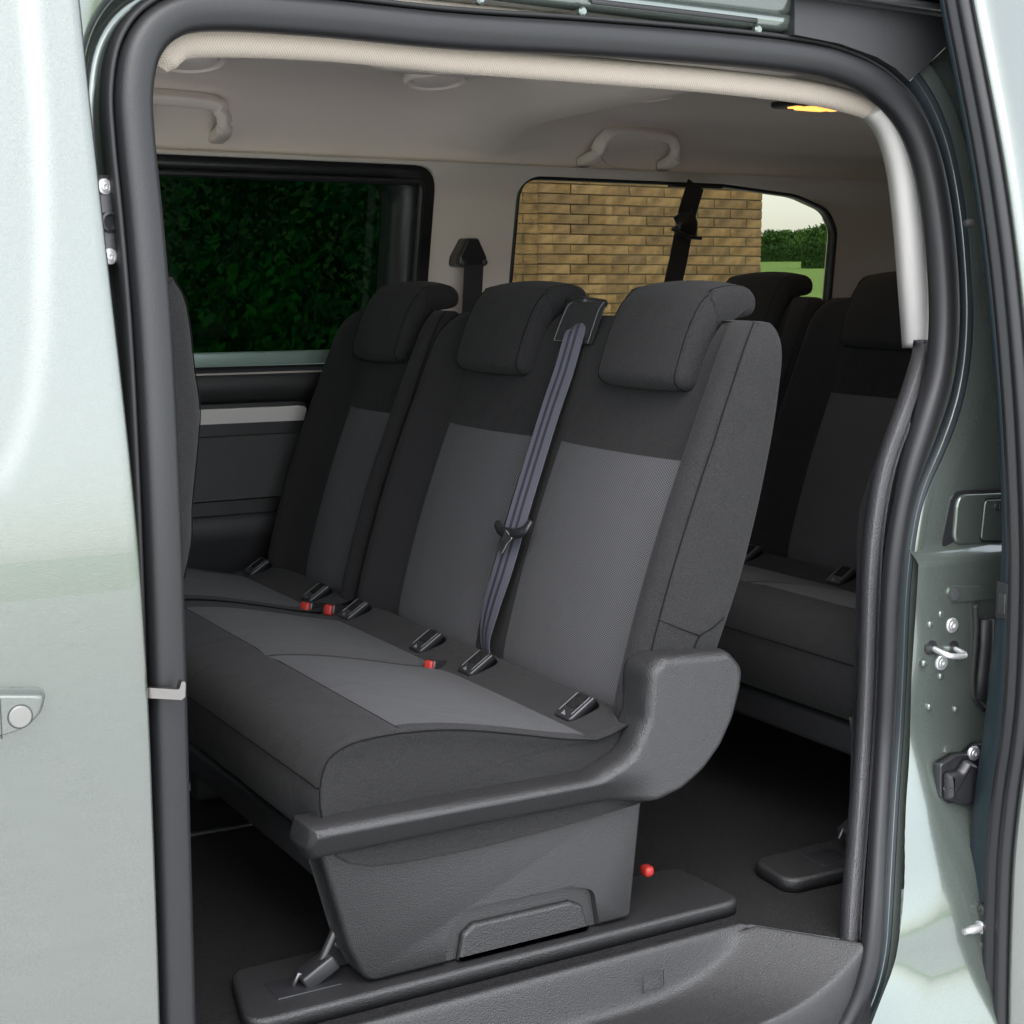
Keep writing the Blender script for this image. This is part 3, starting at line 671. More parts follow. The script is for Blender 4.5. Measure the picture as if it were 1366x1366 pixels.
step = gridmesh('step_well', rows, M['plastic'], van, sub=2, label='moulded grey plastic step inside the door sill')
mq = [at(x, y, y=.043) for x, y in ((858, 1302), (885, 1294), (885, 1316), (858, 1325))]
tube('moulded_square', [lerp(mq[i], mq[(i + 1) % 4], t / 4) for i in range(4) for t in range(4)], .0007, M['plastic_d'], step, closed=True)

# seat floor plates
def floor_plate(name, pts, z0, z1, mat, parent, r=.03, label=None):
    pr = rpoly(pts, r, 6)
    return gridmesh(name, [[Vector((p[0], p[1], z)) for p in inset2(pr, d)] for z, d in ((z0, 0), (z1 - .006, 0), (z1 - .002, .002), (z1, .007))], mat, parent, cu=True, cap=True, label=label)
plate = floor_plate('seat_floor_plate', [(.585, .100), (1.335, .098), (1.325, .25), (.62, .25)], .500, .531, M['plastic'], van, label='long grey plastic floor plate under the double seat')
rbox('latch_recess', (.685, .165, .5305), (.085, .05, .003), M['plastic_s'], plate, r=.001)
plate2 = floor_plate('rear_floor_plate', [(1.43, .115), (2.2, .085), (2.2, .22), (1.44, .215)], .500, .531, M['plastic'], van, label='short floor plate at the foot of the rear seat')
rbox('latch_recess', (1.545, .160, .5305), (.06, .05, .003), M['plastic_s'], plate2, r=.001)

# ------------------------------------------------------------------ seats
HX = [(1.278, 1.266), (1.284, 1.290), (1.297, 1.328), (1.312, 1.362), (1.330, 1.386), (1.360, 1.400), (1.398, 1.4035), (1.418, 1.398), (1.428, 1.384), (1.426, 1.366), (1.414, 1.3565), (1.385, 1.352), (1.362, 1.345), (1.346, 1.330), (1.338, 1.306), (1.333, 1.278), (1.324, 1.258), (1.305, 1.248), (1.287, 1.252)]
HXC = [(p.x, p.y) for p in crom([Vector((x, z, 0)) for x, z in HX], 3, closed=True)]
def make_headrest(root, y0, y1):
    ym = (y0 + y1) / 2; hw = (y1 - y0) / 2
    def fn(p):
        u = (p.y - ym) / hw
        return p + Vector((.014 * u * u * (1 if p.x < 1.34 else 0), 0, -.008 * u * u * smooth01((p.z - 1.30) / .1)))
    st = [(y0 - .002, .020), (y0 - .001, .012), (y0 + .002, .005), (y0 + .007, .001), (y0 + .011, -.0005), (y0 + .013, .0012), (y0 + .016, -.0004)]
    st += [(lerp(y0 + .016, y1 - .016, i / 8), -.0012) for i in range(1, 8)]
    st += [(y1 - .016, -.0004), (y1 - .013, .0012), (y1 - .011, -.0005), (y1 - .007, .001), (y1 - .002, .005), (y1 + .001, .012), (y1 + .002, .020)]
    h = puff('headrest', HXC, st, M['fabric'], root, fn=fn, sub=1)
    for yy in (y0 + .013, y1 - .013):
        pth = [fn(Vector((p[0], yy, p[1]))) for p in inset2(HXC, .0004)]
        tube('piping', pth, .0008, M['thread'], h, closed=True, seg=6)
    for dy in (-.055, .055): tube('headrest_post', [Vector((1.395, ym + dy, 1.30)), Vector((1.400, ym + dy, 1.37))], .006, M['steel'], h)
    return h
def fx(z):      # front face of the backrest, middle of a panel, at height z
    return 1.165 + (z - .775) * .322 - .010 * math.sin(max(0, min(1, (z - .78) / .4)) * math.pi) 
def rx(z):      # rear face
    pts = [(.70, 1.23), (.80, 1.250), (.90, 1.286), (.977, 1.322), (1.091, 1.355), (1.214, 1.381), (1.296, 1.390), (1.36, 1.396)]
    for (a, b), (c, d) in zip(pts, pts[1:]):
        if z <= c: return lerp(b, d, (z - a) / (c - a))
    return pts[-1][1]
def make_back(root, y0, y1, panels, z_low=.765, ztop=1.350):
    """panels: [(ya, yb), ...] woven inserts between the bolsters"""
    zw = 1.153
    cols = [(y0 - .003, -.010, 0), (y0 + .003, -.026, 0), (y0 + .014, -.040, 0), (y0 + .030, -.046, 0), (y0 + .047, -.038, 0), (y0 + .062, -.018, 0)]
    for k, (a, b) in enumerate(panels):
        cols.append((a - .004, .000, 0)); cols.append((a, .0015, 1))
        for i in range(1, 8):
            u = i / 8; cols.append((lerp(a, b, u), -.013 * math.sin(math.pi * u) ** .6, 1))
        cols.append((b, .0015, 0)); cols.append((b + .004, .0, 0))
        if k + 1 < len(panels):
            c = panels[k + 1][0]; cols.append(((b + c) / 2 - .012, .012, 0)); cols.append(((b + c) / 2 + .012, .012, 0))
    cols += [(y1 - .062, -.018, 0), (y1 - .047, -.038, 0), (y1 - .030, -.046, 0), (y1 - .014, -.040, 0), (y1 - .003, -.026, 0), (y1 + .003, -.010, 0)]
    zs = [z_low, z_low + .004, z_low + .012, .79, .82, .87, .93, .99, 1.05, 1.10, zw - .004, zw, zw + .004, 1.19, 1.23, 1.265, 1.29] + [1.29 + (ztop - 1.29) * u for u in (.3, .52, .7, .84, .94, .99)]
    rows = []; uv = []
    ring_n = None
    for z in zs:
        bot = 1 - smooth01((z - z_low) / .05); top = 1 - math.sqrt(max(0, 1 - max(0, (z - 1.29) / (ztop - 1.29)) ** 2))
        shy = .012 * bot + .040 * top; ym = (y0 + y1) / 2; sc = 1 - shy / ((y1 - y0) / 2)
        xf_, xr_ = fx(z), rx(z); r = []; us = []
        for y, d, _ in cols:
            dd = d * (1 - .35 * smooth01((z - 1.15) / .2)) * (1 - .8 * bot)
            x = xf_ + dd; x = x + .030 * bot ** 2
            if top > 0: x = lerp(x, (xf_ + xr_) / 2 + .004, top * .9)
            r.append(Vector((x, ym + (y - ym) * sc, z))); us.append((y, z))
        xr2 = lerp(xr_, (xf_ + xr_) / 2 + .008, top * .9)
        ys = [y for y, _, _ in cols]
        side = [(y1 + .008, lerp(xf_, xr2, .30)), (y1 + .010, lerp(xf_, xr2, .62)), (y1 + .006, lerp(xf_, xr2, .9)), (y1 - .004, xr2 - .001), (y1 - .05, xr2)]
        back = [(lerp(y1 - .05, y0 + .05, i / 8), xr2 + .002) for i in range(1, 8)]
        side2 = [(y0 + .05, xr2), (y0 + .004, xr2 - .001), (y0 - .006, lerp(xf_, xr2, .9)), (y0 - .010, lerp(xf_, xr2, .62)), (y0 - .008, lerp(xf_, xr2, .30))]
        for y, x in side + back + side2: r.append(Vector((x, ym + (y - ym) * sc, z))); us.append((y, z))
        rows.append(r); uv += us
    NC = len(cols)
    zi = zs.index(zw)
    fmf = lambda i, j: 1 if (j < NC - 1 and cols[j][2] and cols[j + 1][0] <= panels[-1][1] + 1e-6 and i < zi) else 0
    b = gridmesh('backrest', rows, [M['fabric'], M['woven']], root, cu=True, cap=True, fmf=fmf, uv=uv, sub=1)
    for jc in (1, NC - 2):                      # bolster seams
        pth = [rows[i][jc] + Vector((-.0006, (-.0012 if jc == 1 else .0012), 0)) for i in range(2, len(zs) - 1)]
        tube('seam', crom(pth, 3), .0008, M['thread'], b, seg=6)
    return b, rows
def cush_top(x):
    pts = [(.684, .805), (.690, .829), (.703, .845), (.730, .855), (.78, .859), (.86, .853), (.95, .834), (1.05, .808), (1.082, .803), (1.105, .807), (1.125, .814), (1.145, .820), (1.17, .816), (1.20, .80), (1.25, .76)]
    for (a, b), (c, d) in zip(pts, pts[1:]):
        if x <= c: return lerp(b, d, (x - a) / (c - a))
    return pts[-1][1]
def make_cushion(root, y0, y1, panels):
    topx = [.684, .690, .703, .730, .765, .795, .800, .806, .84, .88, .93, .98, 1.03, 1.075, 1.082, 1.09, 1.105, 1.12, 1.145, 1.17, 1.20, 1.235]
    low = [(1.24, .72), (1.15, .70), (1.0, .69), (.85, .685), (.74, .690), (.705, .712), (.690, .745), (.684, .780)]
    ys = [(y0 + .012, .022, 0), (y0 + .003, .010, 0), (y0, .002, 0), (y0 + .004, -.0008, 0), (y0 + .009, -.0005, 0), (y0 + .02, 0, 0)]
    for k, (a, b) in enumerate(panels):
        ys.append((a - .004, 0, 0)); ys.append((a, 0, 1))
        n = 9
        for i in range(1, n): ys.append((lerp(a, b, i / n), 0, 1))
        ys.append((b, 0, 1 if k + 1 < len(panels) else 0))
        if k + 1 < len(panels):
            pass
        else: ys.append((b + .004, 0, 0))
    ys += [(y1 - .02, 0, 0), (y1 - .009, -.0005, 0), (y1 - .004, -.0008, 0), (y1, .002, 0), (y1 - .003, .010, 0), (y1 - .012, .022, 0)]
    base = [(x, cush_top(x)) for x in topx] + low
    rows = []; uv = []
    mids = [(panels[i][1] + panels[i + 1][0]) / 2 for i in range(len(panels) - 1)]
    for y, d, _ in ys:
        q = inset2(base, d) if d else [Vector(p) for p in base]; r = []
        q = [a_.lerp(Vector(b_), smooth01((b_[0] - .98) / .12)) for a_, b_ in zip(q, base)]
        for i, p in enumerate(q):
            x, z = p[0], p[1]
            if i < len(topx) and .80 <= base[i][0] <= 1.09 and 0 <= d < .002:
                for a, b in panels:
                    if a < y < b: z += .008 * math.sin(math.pi * (y - a) / (b - a)) * math.sin(math.pi * (base[i][0] - .80) / .29)
                for m_ in mids:
                    z -= .004 * math.exp(-((y - m_) / .008) ** 2)
            if i in (5, 7, 13, 15) and d == 0: z += .0010
            if i in (6, 14) and d == 0: z -= .0018
            if d == 0: z -= 0
            r.append(Vector((x, y, z))); uv.append((y, x))
        rows.append(r)
    NT = len(topx)
    lo_, hi_ = topx.index(.800), topx.index(1.082)
    fmf = lambda i, j: 1 if (ys[i][2] and lo_ <= j < hi_) else 0
    c = gridmesh('cushion', rows, [M['fabric'], M['woven_seat']], root, cu=True, cap=True, fmf=fmf, uv=uv, sub=1)
    # seams: round the near and far side faces, along the front edge and in front of the woven part
    for k, sy in ((2, -1), (len(ys) - 3, 1)):
        pth = [rows[k][i] + Vector((0, sy * .0004, .0006)) for i in range(0, NT - 3)]
        pth = [rows[k][-2] , rows[k][-1]] + pth
        tube('seam', crom(pth, 3), .0009, M['thread'], c, seg=6)
    tube('seam', [rows[k][0] + Vector((-.0014, 0, 0)) for k in range(2, len(ys) - 2)], .0009, M['thread'], c, seg=6, nrm=(0, 0, 1))
    tube('seam', [rows[k][lo_] + Vector((0, 0, .0006)) for k in range(5, len(ys) - 5)], .0010, M['thread'], c, seg=6, nrm=(0, 0, 1))
    return c
def anchor_pocket(root, y):
    """black plastic child seat anchor frame with a pale outline and a small triangle mark"""
    px, pz = 1.110, .816; tilt = math.radians(33)
    def T(u, v, h):           # u across (y), v rearwards along the slope, h off the slope
        return Vector((px + v * math.cos(tilt) - h * math.sin(tilt), y + u, pz + v * math.sin(tilt) + h * math.cos(tilt)))
    pr = rpoly([(-.021, -.022), (.021, -.022), (.021, .030), (-.021, .030)], [.008, .008, .004, .004], 4)
    o = gridmesh('anchor_pocket', [[T(p[0], p[1], h) for p in inset2(pr, d)] for h, d in ((-.012, 0), (.002, 0), (.005, .003))], M['plastic_s'], root, cu=True, cap=True)
    hole = rpoly([(-.012, -.002), (.012, -.002), (.012, .026), (-.012, .026)], .003, 3)
    gridmesh('hole', [[T(p[0], p[1], h) for p in hole] for h in (.004, .0056)], M['carpet'], o, cu=True, cap=True, smooth=False)
    for s_ in (-1, 1): tube('outline', crom([T(s_ * .0155, -.012, .0050), T(s_ * .0158, .008, .0050), T(s_ * .0155, .020, .0050), T(s_ * .0150, .026, .0046)], 4), .0006, M['line'], o, seg=6)
    mk('mark', [T(-.008, -.017, .0058), T(.004, -.017, .0058), T(.004, -.009, .0058)], [(0, 1, 2)], M['line'], o, smooth=False)
    return o
def buckle(root, x, y, z, s=1.0, ang=.5):
    b = rbox('buckle', (x, y, z), (.055 * s, .026 * s, .022), M['plastic_s'], root, r=.005, rot=(0, .25, ang))
    rbox('release_button', (x - .020 * s, y - .010 * s, z + .004), (.022 * s, .020 * s, .020), M['red'], b, r=.004, rot=(0, .25, ang)); return b

def row_members(dx, dz):
    pass
bench = empty('double_seat', (.95, .55, .531), 'charcoal double seat nearest the door with grey woven panels', 'seat', 'passenger seats')
BY0, BY1 = .108, 1.005
back, brow = make_back(bench, BY0, BY1, [(.185, .522), (.600, .898)])
cush = make_cushion(bench, .100, 1.000, [(.125, .560), (.560, .945)])
make_headrest(bench, .212, .432); make_headrest(bench, .655, .890)
for y in (.205, .490, .660, .945): anchor_pocket(bench, y)
buckle(bench, 1.085, .566, .800, .8)
# side trim
def trimfn(p):
    z0 = .757; k = smooth01((1.17 - p.x) / .08)
    if p.z < z0 and p.y < .12: return p + Vector((0, (z0 - p.z) * .85 * k, 0))
    return p
TO = rpoly([(.662, .768), (1.060, .762), (1.115, .785), (1.138, .830), (1.143, .895), (1.165, .912), (1.275, .907), (1.301, .882), (1.297, .850), (1.285, .811), (1.265, .775), (1.236, .745), (1.200, .723), (1.155, .712), (.895, .716), (.672, .713), (.655, .74)],
           [.006, .05, .03, .03, .022, .022, .022, .04, .06, .06, .06, .06, .06, .06, .01, .016, .012], 5)
trim = puff('side_trim', TO, [(.135, .004), (.122, 0), (.086, 0), (.0760, .0012), (.0695, .0040), (.0665, .0080), (.0655, .0115)], M['plastic'], bench, label='grained grey plastic side cover with hinge cap')
dice(trim, trimfn)
BP = rpoly([(.690, .722), (1.172, .722), (1.152, .5335), (.752, .5335), (.728, .585)], [.004, .006, .012, .028, .05], 5)
basep = puff('base_panel', BP, [(.172, 0), (.128, 0), (.121, .0022), (.117, .007)], M['plastic'], bench, label='grained grey plastic foot of the double seat')
def ap(px, py, y=.117): p = at(px, py, y=y); return (p.x, p.z)
AO = rpoly([ap(590, 1330), ap(597, 1245), ap(622, 1212), ap(760, 1181), ap(793, 1186), ap(806, 1270)], [0.001, .02, .02, .012, .02, .001], 4)
cc = puff('cutter', AO, [(.126, .003), (.10, -.003)], M['plastic'])
cut(basep, [cc])
for p_ in basep.data.polygons: p_.use_smooth = True
smooth_by_angle(basep, 50)
AI = rpoly([ap(612, 1330), ap(617, 1248), ap(632, 1233), ap(762, 1203), ap(778, 1208), ap(786, 1270)], [0.001, .01, .01, .008, .01, .001], 4)
AI = [(x, max(z, .5345)) for x, z in AI]
puff('raised_block', AI, [(.13, 0), (.121, 0), (.1175, .002), (.116, .005)], M['plastic'], basep)
rbox('release_tab', at(863, 1161, y=.17), (.016, .02, .016), M['red'], bench, r=.006)
# front strut and latch
rbox('latch_block', (.705, .165, .545), (.05, .03, .022), M['plastic_s'], bench, r=.004, rot=(0, -.5, 0))
tube('strut', [Vector((.700, .165, .535)), Vector((.745, .165, .62)), Vector((.77, .165, .69))], .006, M['steel_d'], bench)
puff('strut_plate', rpoly([(.715, .533), (.80, .533), (.80, .68), (.76, .66), (.745, .60)], .008), [(.19, 0), (.185, 0)], M['plastic_s'], bench)
disc('strut_bolt', (.742, .184, .565), (0, -1, 0), [(.006, 0), (.006, .003), (.003, .004)], M['steel_d'], bench, n=12)
tube('latch_hook', [Vector((.672, .165, .532)), Vector((.68, .165, .545)), Vector((.69, .165, .54))], 0.0035, M['steel_d'], bench)
rbox('pan', (.95, .56, .67), (.46, .82, .05), M['plastic_d'], bench, r=.01)
rbox('far_foot', (.95, .93, .60), (.30, .04, .16), M['plastic_d'], bench, r=.01)
for q in ([(879, 827), (905, 838), (934, 848)], [(966, 824), (950, 838), (934, 848), (926, 864)]):
    tube('side_seam', crom([at(x, y, y=BY0 - .0098) for x, y in q], 5), .0008, M['thread'], back)
# belt over the middle of the backrest
def bpt(px, py, dx=-.02):
    x = 1.25
    for _ in range(20): x = fx(at(px, py, x=x).z) + dx
    return at(px, py, x=x)
bl = crom([bpt(783, 418, .045), bpt(776, 424, .012), bpt(768, 440, -.012), bpt(752, 495, -.016), bpt(735, 545, -.018), bpt(714, 612, -.022), bpt(692, 685, -.024), bpt(672, 755, -.022), bpt(655, 810, -.016), bpt(647, 850, -.008), bpt(651, 878, .004), bpt(662, 895, .02)], 6)
n = len(bl); rows = []; uv = []
for i, p in enumerate(bl):
    t = i / (n - 1); w = .0215 * (1 - .45 * smooth01((t - .72) / .22))
    tt = (bl[min(i + 1, n - 1)] - bl[max(i - 1, 0)]).normalized()
    nn = Vector((-1, -.25 + .5 * smooth01((t - .6) / .4), .3)); nn = (nn - tt * nn.dot(tt)).normalized(); s_ = tt.cross(nn)
    if s_.y > 0: s_ = -s_
    rows.append([p - s_ * w - nn * .0008, p - s_ * w * .98 + nn * .0008, p + nn * .001, p + s_ * w * .98 + nn * .0008, p + s_ * w - nn * .0008])
    uv += [(0, t), (.02, t), (.5, t), (.98, t), (1, t)]
belt = gridmesh('seat_belt', rows, M['belt'], bench, uv=uv, smooth=False, label='grey striped seat belt hanging down the middle of the backrest')
tp = bpt(686, 706, -.042)
tongue = sweep('belt_tongue', crom([bpt(x, y, d) for x, y, d in ((663, 699, -.028), (669, 708, -.034), (684, 712, -.037), (699, 708, -.036), (708, 695, -.030))], 5), ell(.0085, .0055, 12, 2.6), M['plastic_s'], belt, nrm=(-1, 0, .3), scale=lambda t: .8 + .25 * math.sin(math.pi * t))
ta, tb_ = bpt(677, 716, -.041), bpt(664, 741, -.038)
tdir = (tb_ - ta).normalized(); tsd = tdir.cross(Vector((-1, -.2, .3))).normalized()
lop = rpoly([(-.012, -.006), (.010, -.006), (.0075, .008), (.0075, .028), (-.0075, .028), (-.0075, .008)], .002, 3)
inn = rpoly([(-.004, .009), (.004, .009), (.004, .022), (-.004, .022)], .001, 3)
tn = tsd.cross(tdir)
def TT(p, h): return ta + tsd * p[0] + tdir * p[1] + tn * h
rr_ = len(lop)
gridmesh('metal_tongue', [[TT(p, h) for p in lop] for h in (0, .002)], M['steel_d'], belt, cu=True, cap=True, smooth=False)
gridmesh('tongue_slot', [[TT(p, h) for p in inn] for h in (-.0006, .0026)], M['fabric'], belt, cu=True, cap=True, smooth=False)
tube('tongue_edge', [TT(p, .001) for p in lop], .0008, M['steel'], belt, closed=True, seg=6)
# belt outlet on top of the backrest
def plate4(name, q, d0, d1, mat, parent, label=None):
    a = [bpt(x, y, d0) for x, y in q]; b = [bpt(x, y, d1) for x, y in q]
    return mk(name, a + b, [(0, 1, 2, 3), (7, 6, 5, 4), (0, 4, 5, 1), (1, 5, 6, 2), (2, 6, 7, 3), (3, 7, 4, 0)], mat, parent, smooth=False, bevel=.002, label=label)
outlet = plate4('belt_outlet', [(757, 403), (809, 403), (790, 460), (738, 454)], -.006, .04, M['plastic_s'], bench, label='black plastic belt outlet between the headrests')
plate4('outlet_well', [(762, 406), (800, 406), (783, 452), (752, 449)], -.0075, .01, M['plastic_d'], outlet)
for q in ([(739, 454), (747, 432), (757, 409), (764, 403)], [(784, 458), (791, 436), (799, 413), (806, 403)]):
    tube('outlet_rim', crom([bpt(x, y, -.0075) for x, y in q], 5), .0007, M['line'], outlet)
tube('outlet_rim', [bpt(739, 454, -.0075), bpt(751, 455, -.0075)], .0006, M['line'], outlet)
rbox('outlet_top', bpt(783, 403, .040), (.05, .058, .014), M['plastic_s'], outlet, r=.006, rot=(0, .12, 0))
# single seat by the far wall
single = empty('single_seat', (.95, 1.24, .531), 'charcoal single seat by the far wall with grey woven panel', 'seat', 'passenger seats')
make_back(single, 1.020, 1.455, [(1.100, 1.325)])
make_cushion(single, 1.018, 1.46, [(1.05, 1.43)])
make_headrest(single, 1.115, 1.335)
for y in (1.12, 1.43): anchor_pocket(single, y)
buckle(single, 1.085, 1.055, .805, 1.0)
buckle(bench, 1.105, 1.000, .808, .9)
rbox('pan', (.95, 1.24, .66), (.46, .40, .05), M['plastic_d'], single, r=.01)
rbox('leg', (.90, 1.22, .57), (.30, .03, .17), M['plastic_d'], single, r=.008)
tube('strut', [at(262, 1030, y=1.02), at(246, 1075, y=1.02)], .005, M['steel'], single)
for x, y in ((283, 1066), (291, 1072), (256, 1085)): disc('leg_bolt', at(x, y, y=1.20), (0, -1, 0), [(.011, 0), (.011, .004), (.006, .006)], M['steel_d'], single, n=14)
tube('floor_rail', [Vector((.66, .79, .513)), Vector((1.25, .78, .513))], .0045, M['steel_d'], van)
# pivot bracket between the two
rbox('hinge_cover', (1.215, 1.012, .83), (.07, .022, .13), M['plastic_s'], single, r=.008, rot=(0, .3, 0))

# rear row: the same two seats further back
rb = copy_tree(bench); rb.location = bench.location + Vector((.90, 0, .022)); rb['label'] = 'dark double seat in the rear row behind the woven seats'; rb['group'] = 'rear row seats'
rs = copy_tree(single); rs.location = single.location + Vector((.90, .0, .022)); rs['label'] = 'dark single rear seat whose headrest stands before the lawn'; rs['group'] = 'rear row seats'

# front seat, only the edge of its backrest in view
fs = empty('front_seat', (.45, .40, .5), 'grey fabric front seat showing only the rear edge of its backrest', 'seat')
prf = [(at(x, y, y=.30).x + .014, at(x, y, y=.30).z) for x, y in ((205, 366), (222, 374), (236, 398), (244, 440), (249, 490), (257, 545), (254, 600), (246, 680), (237, 770))]
prf = [(.40, 1.33), (.46, 1.40)] + prf + [(.50, .80), (.40, .80), (.36, .95), (.38, 1.2)]
pr2 = [(p.x, p.y) for p in crom([Vector((x, z, 0)) for x, z in prf], 3, closed=True)]
fb = puff('backrest', pr2, rst(.285, .72, .035, 4, .03), M['fabric'], fs, sub=1)
tube('seam', [Vector((x, .315, z)) for x, z in inset2(pr2, -.0008)], .0009, M['thread'], fb, closed=True, seg=6)
rbox('cushion', (.15, .5, .80), (.5, .46, .14), M['fabric'], fs, r=.04)
rbox('seat_base', (.15, .5, .62), (.44, .40, .24), M['plastic_d'], fs, r=.02)

fs2 = copy_tree(fs); fs2.location = fs.location + Vector((0, .70, 0)); fs2['label'] = 'grey fabric front seat on the far side of the cabin, hidden behind the pillar'

# ------------------------------------------------------------------ outside, seen through the far windows
brick_mats = []
for i, c in enumerate(((.25, .155, .068), (.205, .125, .052), (.28, .18, .085), (.19, .12, .058), (.235, .145, .070))):
    brick_mats.append(material('buff_brick_%d' % i, c, .85, var=(16, .45), grain=(90, .9, .006)))
mortar = material('lime_mortar', (.19, .16, .105), .95, grain=(120, .6, .003))
YB = 7.67
house = empty('brick_house', (5.5, YB + 1.5, 0), 'buff brick house corner outside the rear side window', 'house')
rbox('wall', (3.0, YB + 1.556, 2.0), (9.10, 3.1, 4.0), mortar, house, r=0)
bl_, bh_, bd_ = .215, .061, .06
def brick_mesh(L, i):
    bm = bmesh.new(); bmesh.ops.create_cube(bm, size=1); bmesh.ops.scale(bm, vec=(L, bd_, bh_), verts=bm.verts)
    bmesh.ops.bevel(bm, geom=bm.edges[:], offset=.003, segments=1, affect='EDGES')
    rnd = random.Random(i)
    for v in bm.verts: v.co += Vector((rnd.uniform(-.002, .002), rnd.uniform(-.002, .002), rnd.uniform(-.0015, .0015)))
    me = bpy.data.meshes.new('brick'); bm.to_mesh(me); bm.free(); me.materials.append(brick_mats[i % 5]); return me
long_ = [brick_mesh(.295, i) for i in range(10)]; half_ = [brick_mesh(.1425, i + 10) for i in range(10)]
X1 = 7.55
for c in range(18):
    z = 1.12 + c * .069
    for pier in (0, 1):
        # flush wall right of the pier, then the pier standing 5 cm proud
        x0, x1 = ((6.145, X1) if pier == 0 else (5.605, 6.135))
        x = x1; k = 0
        seq_half = (c % 2 == 0)
        while x > x0 + .02:
            L = .1425 if (k == 0 and seq_half) or x - x0 < .28 else .295
            L = min(L, x - x0)
            me = random.choice(half_ if L < .2 else long_)
            o = bpy.data.objects.new('brick', me); COL.objects.link(o); o.parent = house; o.matrix_parent_inverse = Matrix.Translation(-Vector(house.location))
            o.location = (x - L / 2, YB + .025 - (.008 if pier else 0) + random.uniform(-.003, .003), z + .0325); o.rotation_euler = (0, random.uniform(-.004, .004), 0)
            x -= L + .010; k += 1
# left of the pier: bricks in one mesh further along the wall
v = []; f = []
for c in range(40):
    z = 1.12 - 15 * .069 + c * .069
    for k in range(18):
        x = 5.597 - k * .305 + (.1525 if c % 2 else 0); y = YB + .006
        if z > .95 and z < 2.28 and x > 3.0: pass
        b0 = len(v); v += [(x, y + .02, z), (x - .295, y + .02, z), (x - .295, y + .02, z + .061), (x, y + .02, z + .061), (x, y - .012, z), (x - .295, y - .012, z), (x - .295, y - .012, z + .061), (x, y - .012, z + .061)]
        f += [(b0 + 4, b0 + 5, b0 + 6, b0 + 7), (b0, b0 + 1, b0 + 5, b0 + 4), (b0 + 3, b0 + 7, b0 + 6, b0 + 2), (b0, b0 + 4, b0 + 7, b0 + 3)]
o = mk('side_brickwork', v, f, brick_mats[1], house, smooth=False, kind='stuff')

leafm = [material('leaf_%d' % i, c, .9, var=(4, .35), spec=.15) for i, c in enumerate(((.045, .11, .025), (.03, .075, .018), (.07, .15, .03), (.025, .09, .035)))]
def foliage(name, pts, size, mat, parent, label=None):
    v = []; f = []
    for p in pts:
        a = Vector((random.gauss(0, 1), random.gauss(0, 1), random.gauss(0, 1))).normalized(); b = a.orthogonal().normalized(); s_ = size * random.uniform(.6, 1.3)
        c = a.cross(b); k = len(v)
        v += [p - b * s_, p + c * s_ * .45, p + b * s_, p - c * s_ * .45]; f.append((k, k + 1, k + 2, k + 3))
    return mk(name, v, f, mat, parent, smooth=False)
def ellip(c, r, n):
    out = []
    while len(out) < n:
        d = Vector((random.gauss(0, 1), random.gauss(0, 1), random.gauss(0, 1))).normalized(); k = random.uniform(.55, 1.0)
        k *= 1 + .18 * math.sin(d.x * 7 + c[0]) * math.sin(d.z * 6 + c[1] * 3)
        out.append(Vector(c) + Vector((d.x * r[0] * k, d.y * r[1] * k, d.z * r[2] * k)))
    return out
def shrub(x, y, r, h, mi, label, n=900, size=.05, name='shrub', cat='shrub', group='shrubs outside the dark window'):
    e = empty(name, (x, y, 0), label, cat, group)
    foliage('foliage', ellip((x, y, h * .55), (r, r, h * .5), n), size, leafm[mi], e)
    core = [Vector((x, y, h * .5))]
    disc('stem', (x, y, 0), (0, 0, 1), [(.06, 0), (.05, h * .3), (.03, h * .6)], M['plastic_d'], e, n=8)
    return e
shrub(1.75, 4.4, .8, 2.6, 0, 'tall leafy shrub at the left of the dark window', 7000, .028)
shrub(2.35, 4.1, .55, 2.3, 3, 'dense shrub in the middle of the dark window', 6000, .028)
shrub(1.95, 3.6, .40, 1.5, 2, 'low lighter shrub in front of the two taller shrubs', 4000, .028)
DIRV = Vector((math.sin(math.radians(40.7)), math.cos(math.radians(40.7)), 0)); SDV = Vector((DIRV.y, -DIRV.x, 0))
HB = [(9, -.05), (13, .25), (20, .85), (30, 1.30), (50, 1.66), (70, 2.05), (100, 2.77), (220, 4.85), (420, 8.0)]
def bank_z(d):
    for (a, b), (c, e) in zip(HB, HB[1:]):
        if d <= c: return lerp(b, e, max(0, (d - a) / (c - a)))
    return HB[-1][1]
rows = []
for i in range(60):
    d = 9 * (420 / 9) ** (i / 59)
    rows.append([Vector((CAM.x, CAM.y, 0)) + DIRV * d + SDV * (w * (1.5 + .45 * d)) + Vector((0, 0, bank_z(d))) for w in (-1, -.5, 0, .5, 1)])
o = gridmesh('lawn_bank', rows, lawn); o['kind'] = 'structure'
def gp_(px, d):     # point on the rising lawn under a pixel column at forward distance d
    p = CAM + (FV + RV * ((px - 683) / F)) * d; p.z = bank_z(d); return p
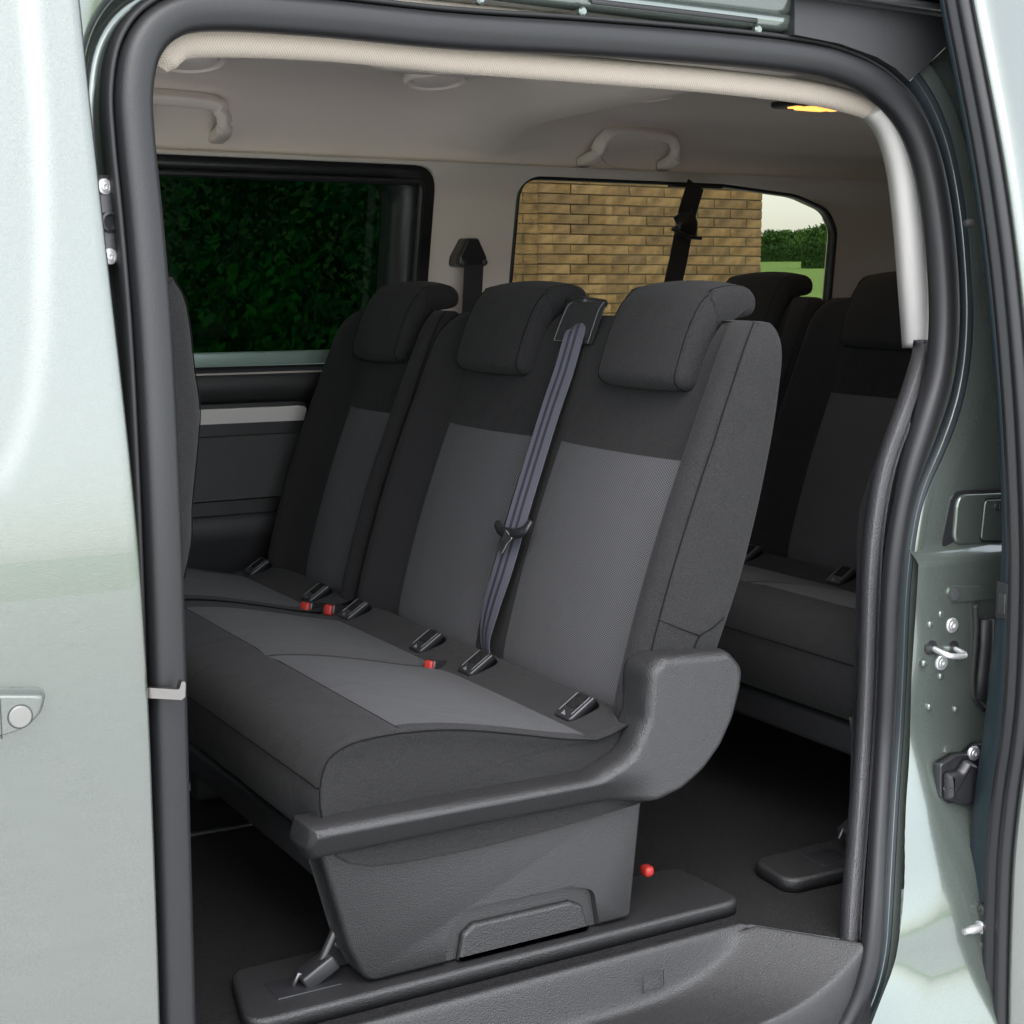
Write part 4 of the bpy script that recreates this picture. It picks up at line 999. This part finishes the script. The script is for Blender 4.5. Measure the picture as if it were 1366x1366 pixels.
def hedge(px, d, ln, dp, h, mi, label, n, size):
    c = gp_(px, d); e = empty('hedge', c, label, 'hedge', 'hedges beyond the lawn')
    def W(a, b, z): return c + RV * a + Vector((DIRV.x, DIRV.y, 0)) * b + Vector((0, 0, z))
    rows = [[W(a, b, z) for b, z in ((-dp, -.6), (-dp, h * .85), (-dp * .7, h * .95), (dp * .7, h * .95), (dp, h * .85), (dp, -.6))] for a in (-ln, ln)]
    gridmesh('core', rows, leafm[1], e, cap=False)
    pts = []
    for _ in range(n):
        a = random.uniform(-ln, ln)
        if random.random() < .4: pts.append(W(a, random.uniform(-dp, dp), h + random.gauss(0, .06) + .05 * math.sin(a * 3)))
        else: pts.append(W(a, -dp + random.gauss(0, .08), random.uniform(0, h)))
    foliage('foliage', pts, size, leafm[mi], e); return e
hedge(1105, 70, 1.55, .6, 1.05, 1, 'dark clipped hedge nearest the lawn', 5000, .07)
hedge(1035, 100, 3.0, .8, .85, 1, 'low hedge between the brick corner and the dark hedge', 5000, .09)
def tree(px, d, r, h, mi, label, n=2400):
    p = gp_(px, d); e = empty('tree', p, label, 'tree', 'trees beyond the hedges')
    disc('trunk', p + Vector((0, 0, -.3)), (0, 0, 1), [(.22, 0), (.16, h * .4), (.05, h * .85)], M['carpet'], e, n=10)
    pts = []
    for k in range(11):
        a = random.uniform(0, 6.28); q = random.uniform(0, .65) * r
        pts += ellip((p.x + q * math.cos(a), p.y + q * math.sin(a), p.z + h * random.uniform(.28, .8)), (r * .5, r * .5, h * .2), n // 11)
    foliage('crown', pts, .20, leafm[mi], e); return e
tree(1022, 170, 2.2, 3.2, 0, 'low round tree touching the brick corner'); tree(1036, 185, 2.0, 3.6, 2, 'pale broad tree left of the middle of the view')
tree(1052, 180, 2.2, 3.4, 0, 'round tree between the two hedges'); tree(1068, 175, 2.0, 3.5, 2, 'light green tree right above the dark hedge')
tree(1086, 165, 2.0, 3.9, 0, 'mid green tree above the dark hedge'); tree(1106, 120, 1.7, 5.0, 2, 'taller tree at the right edge of the window')
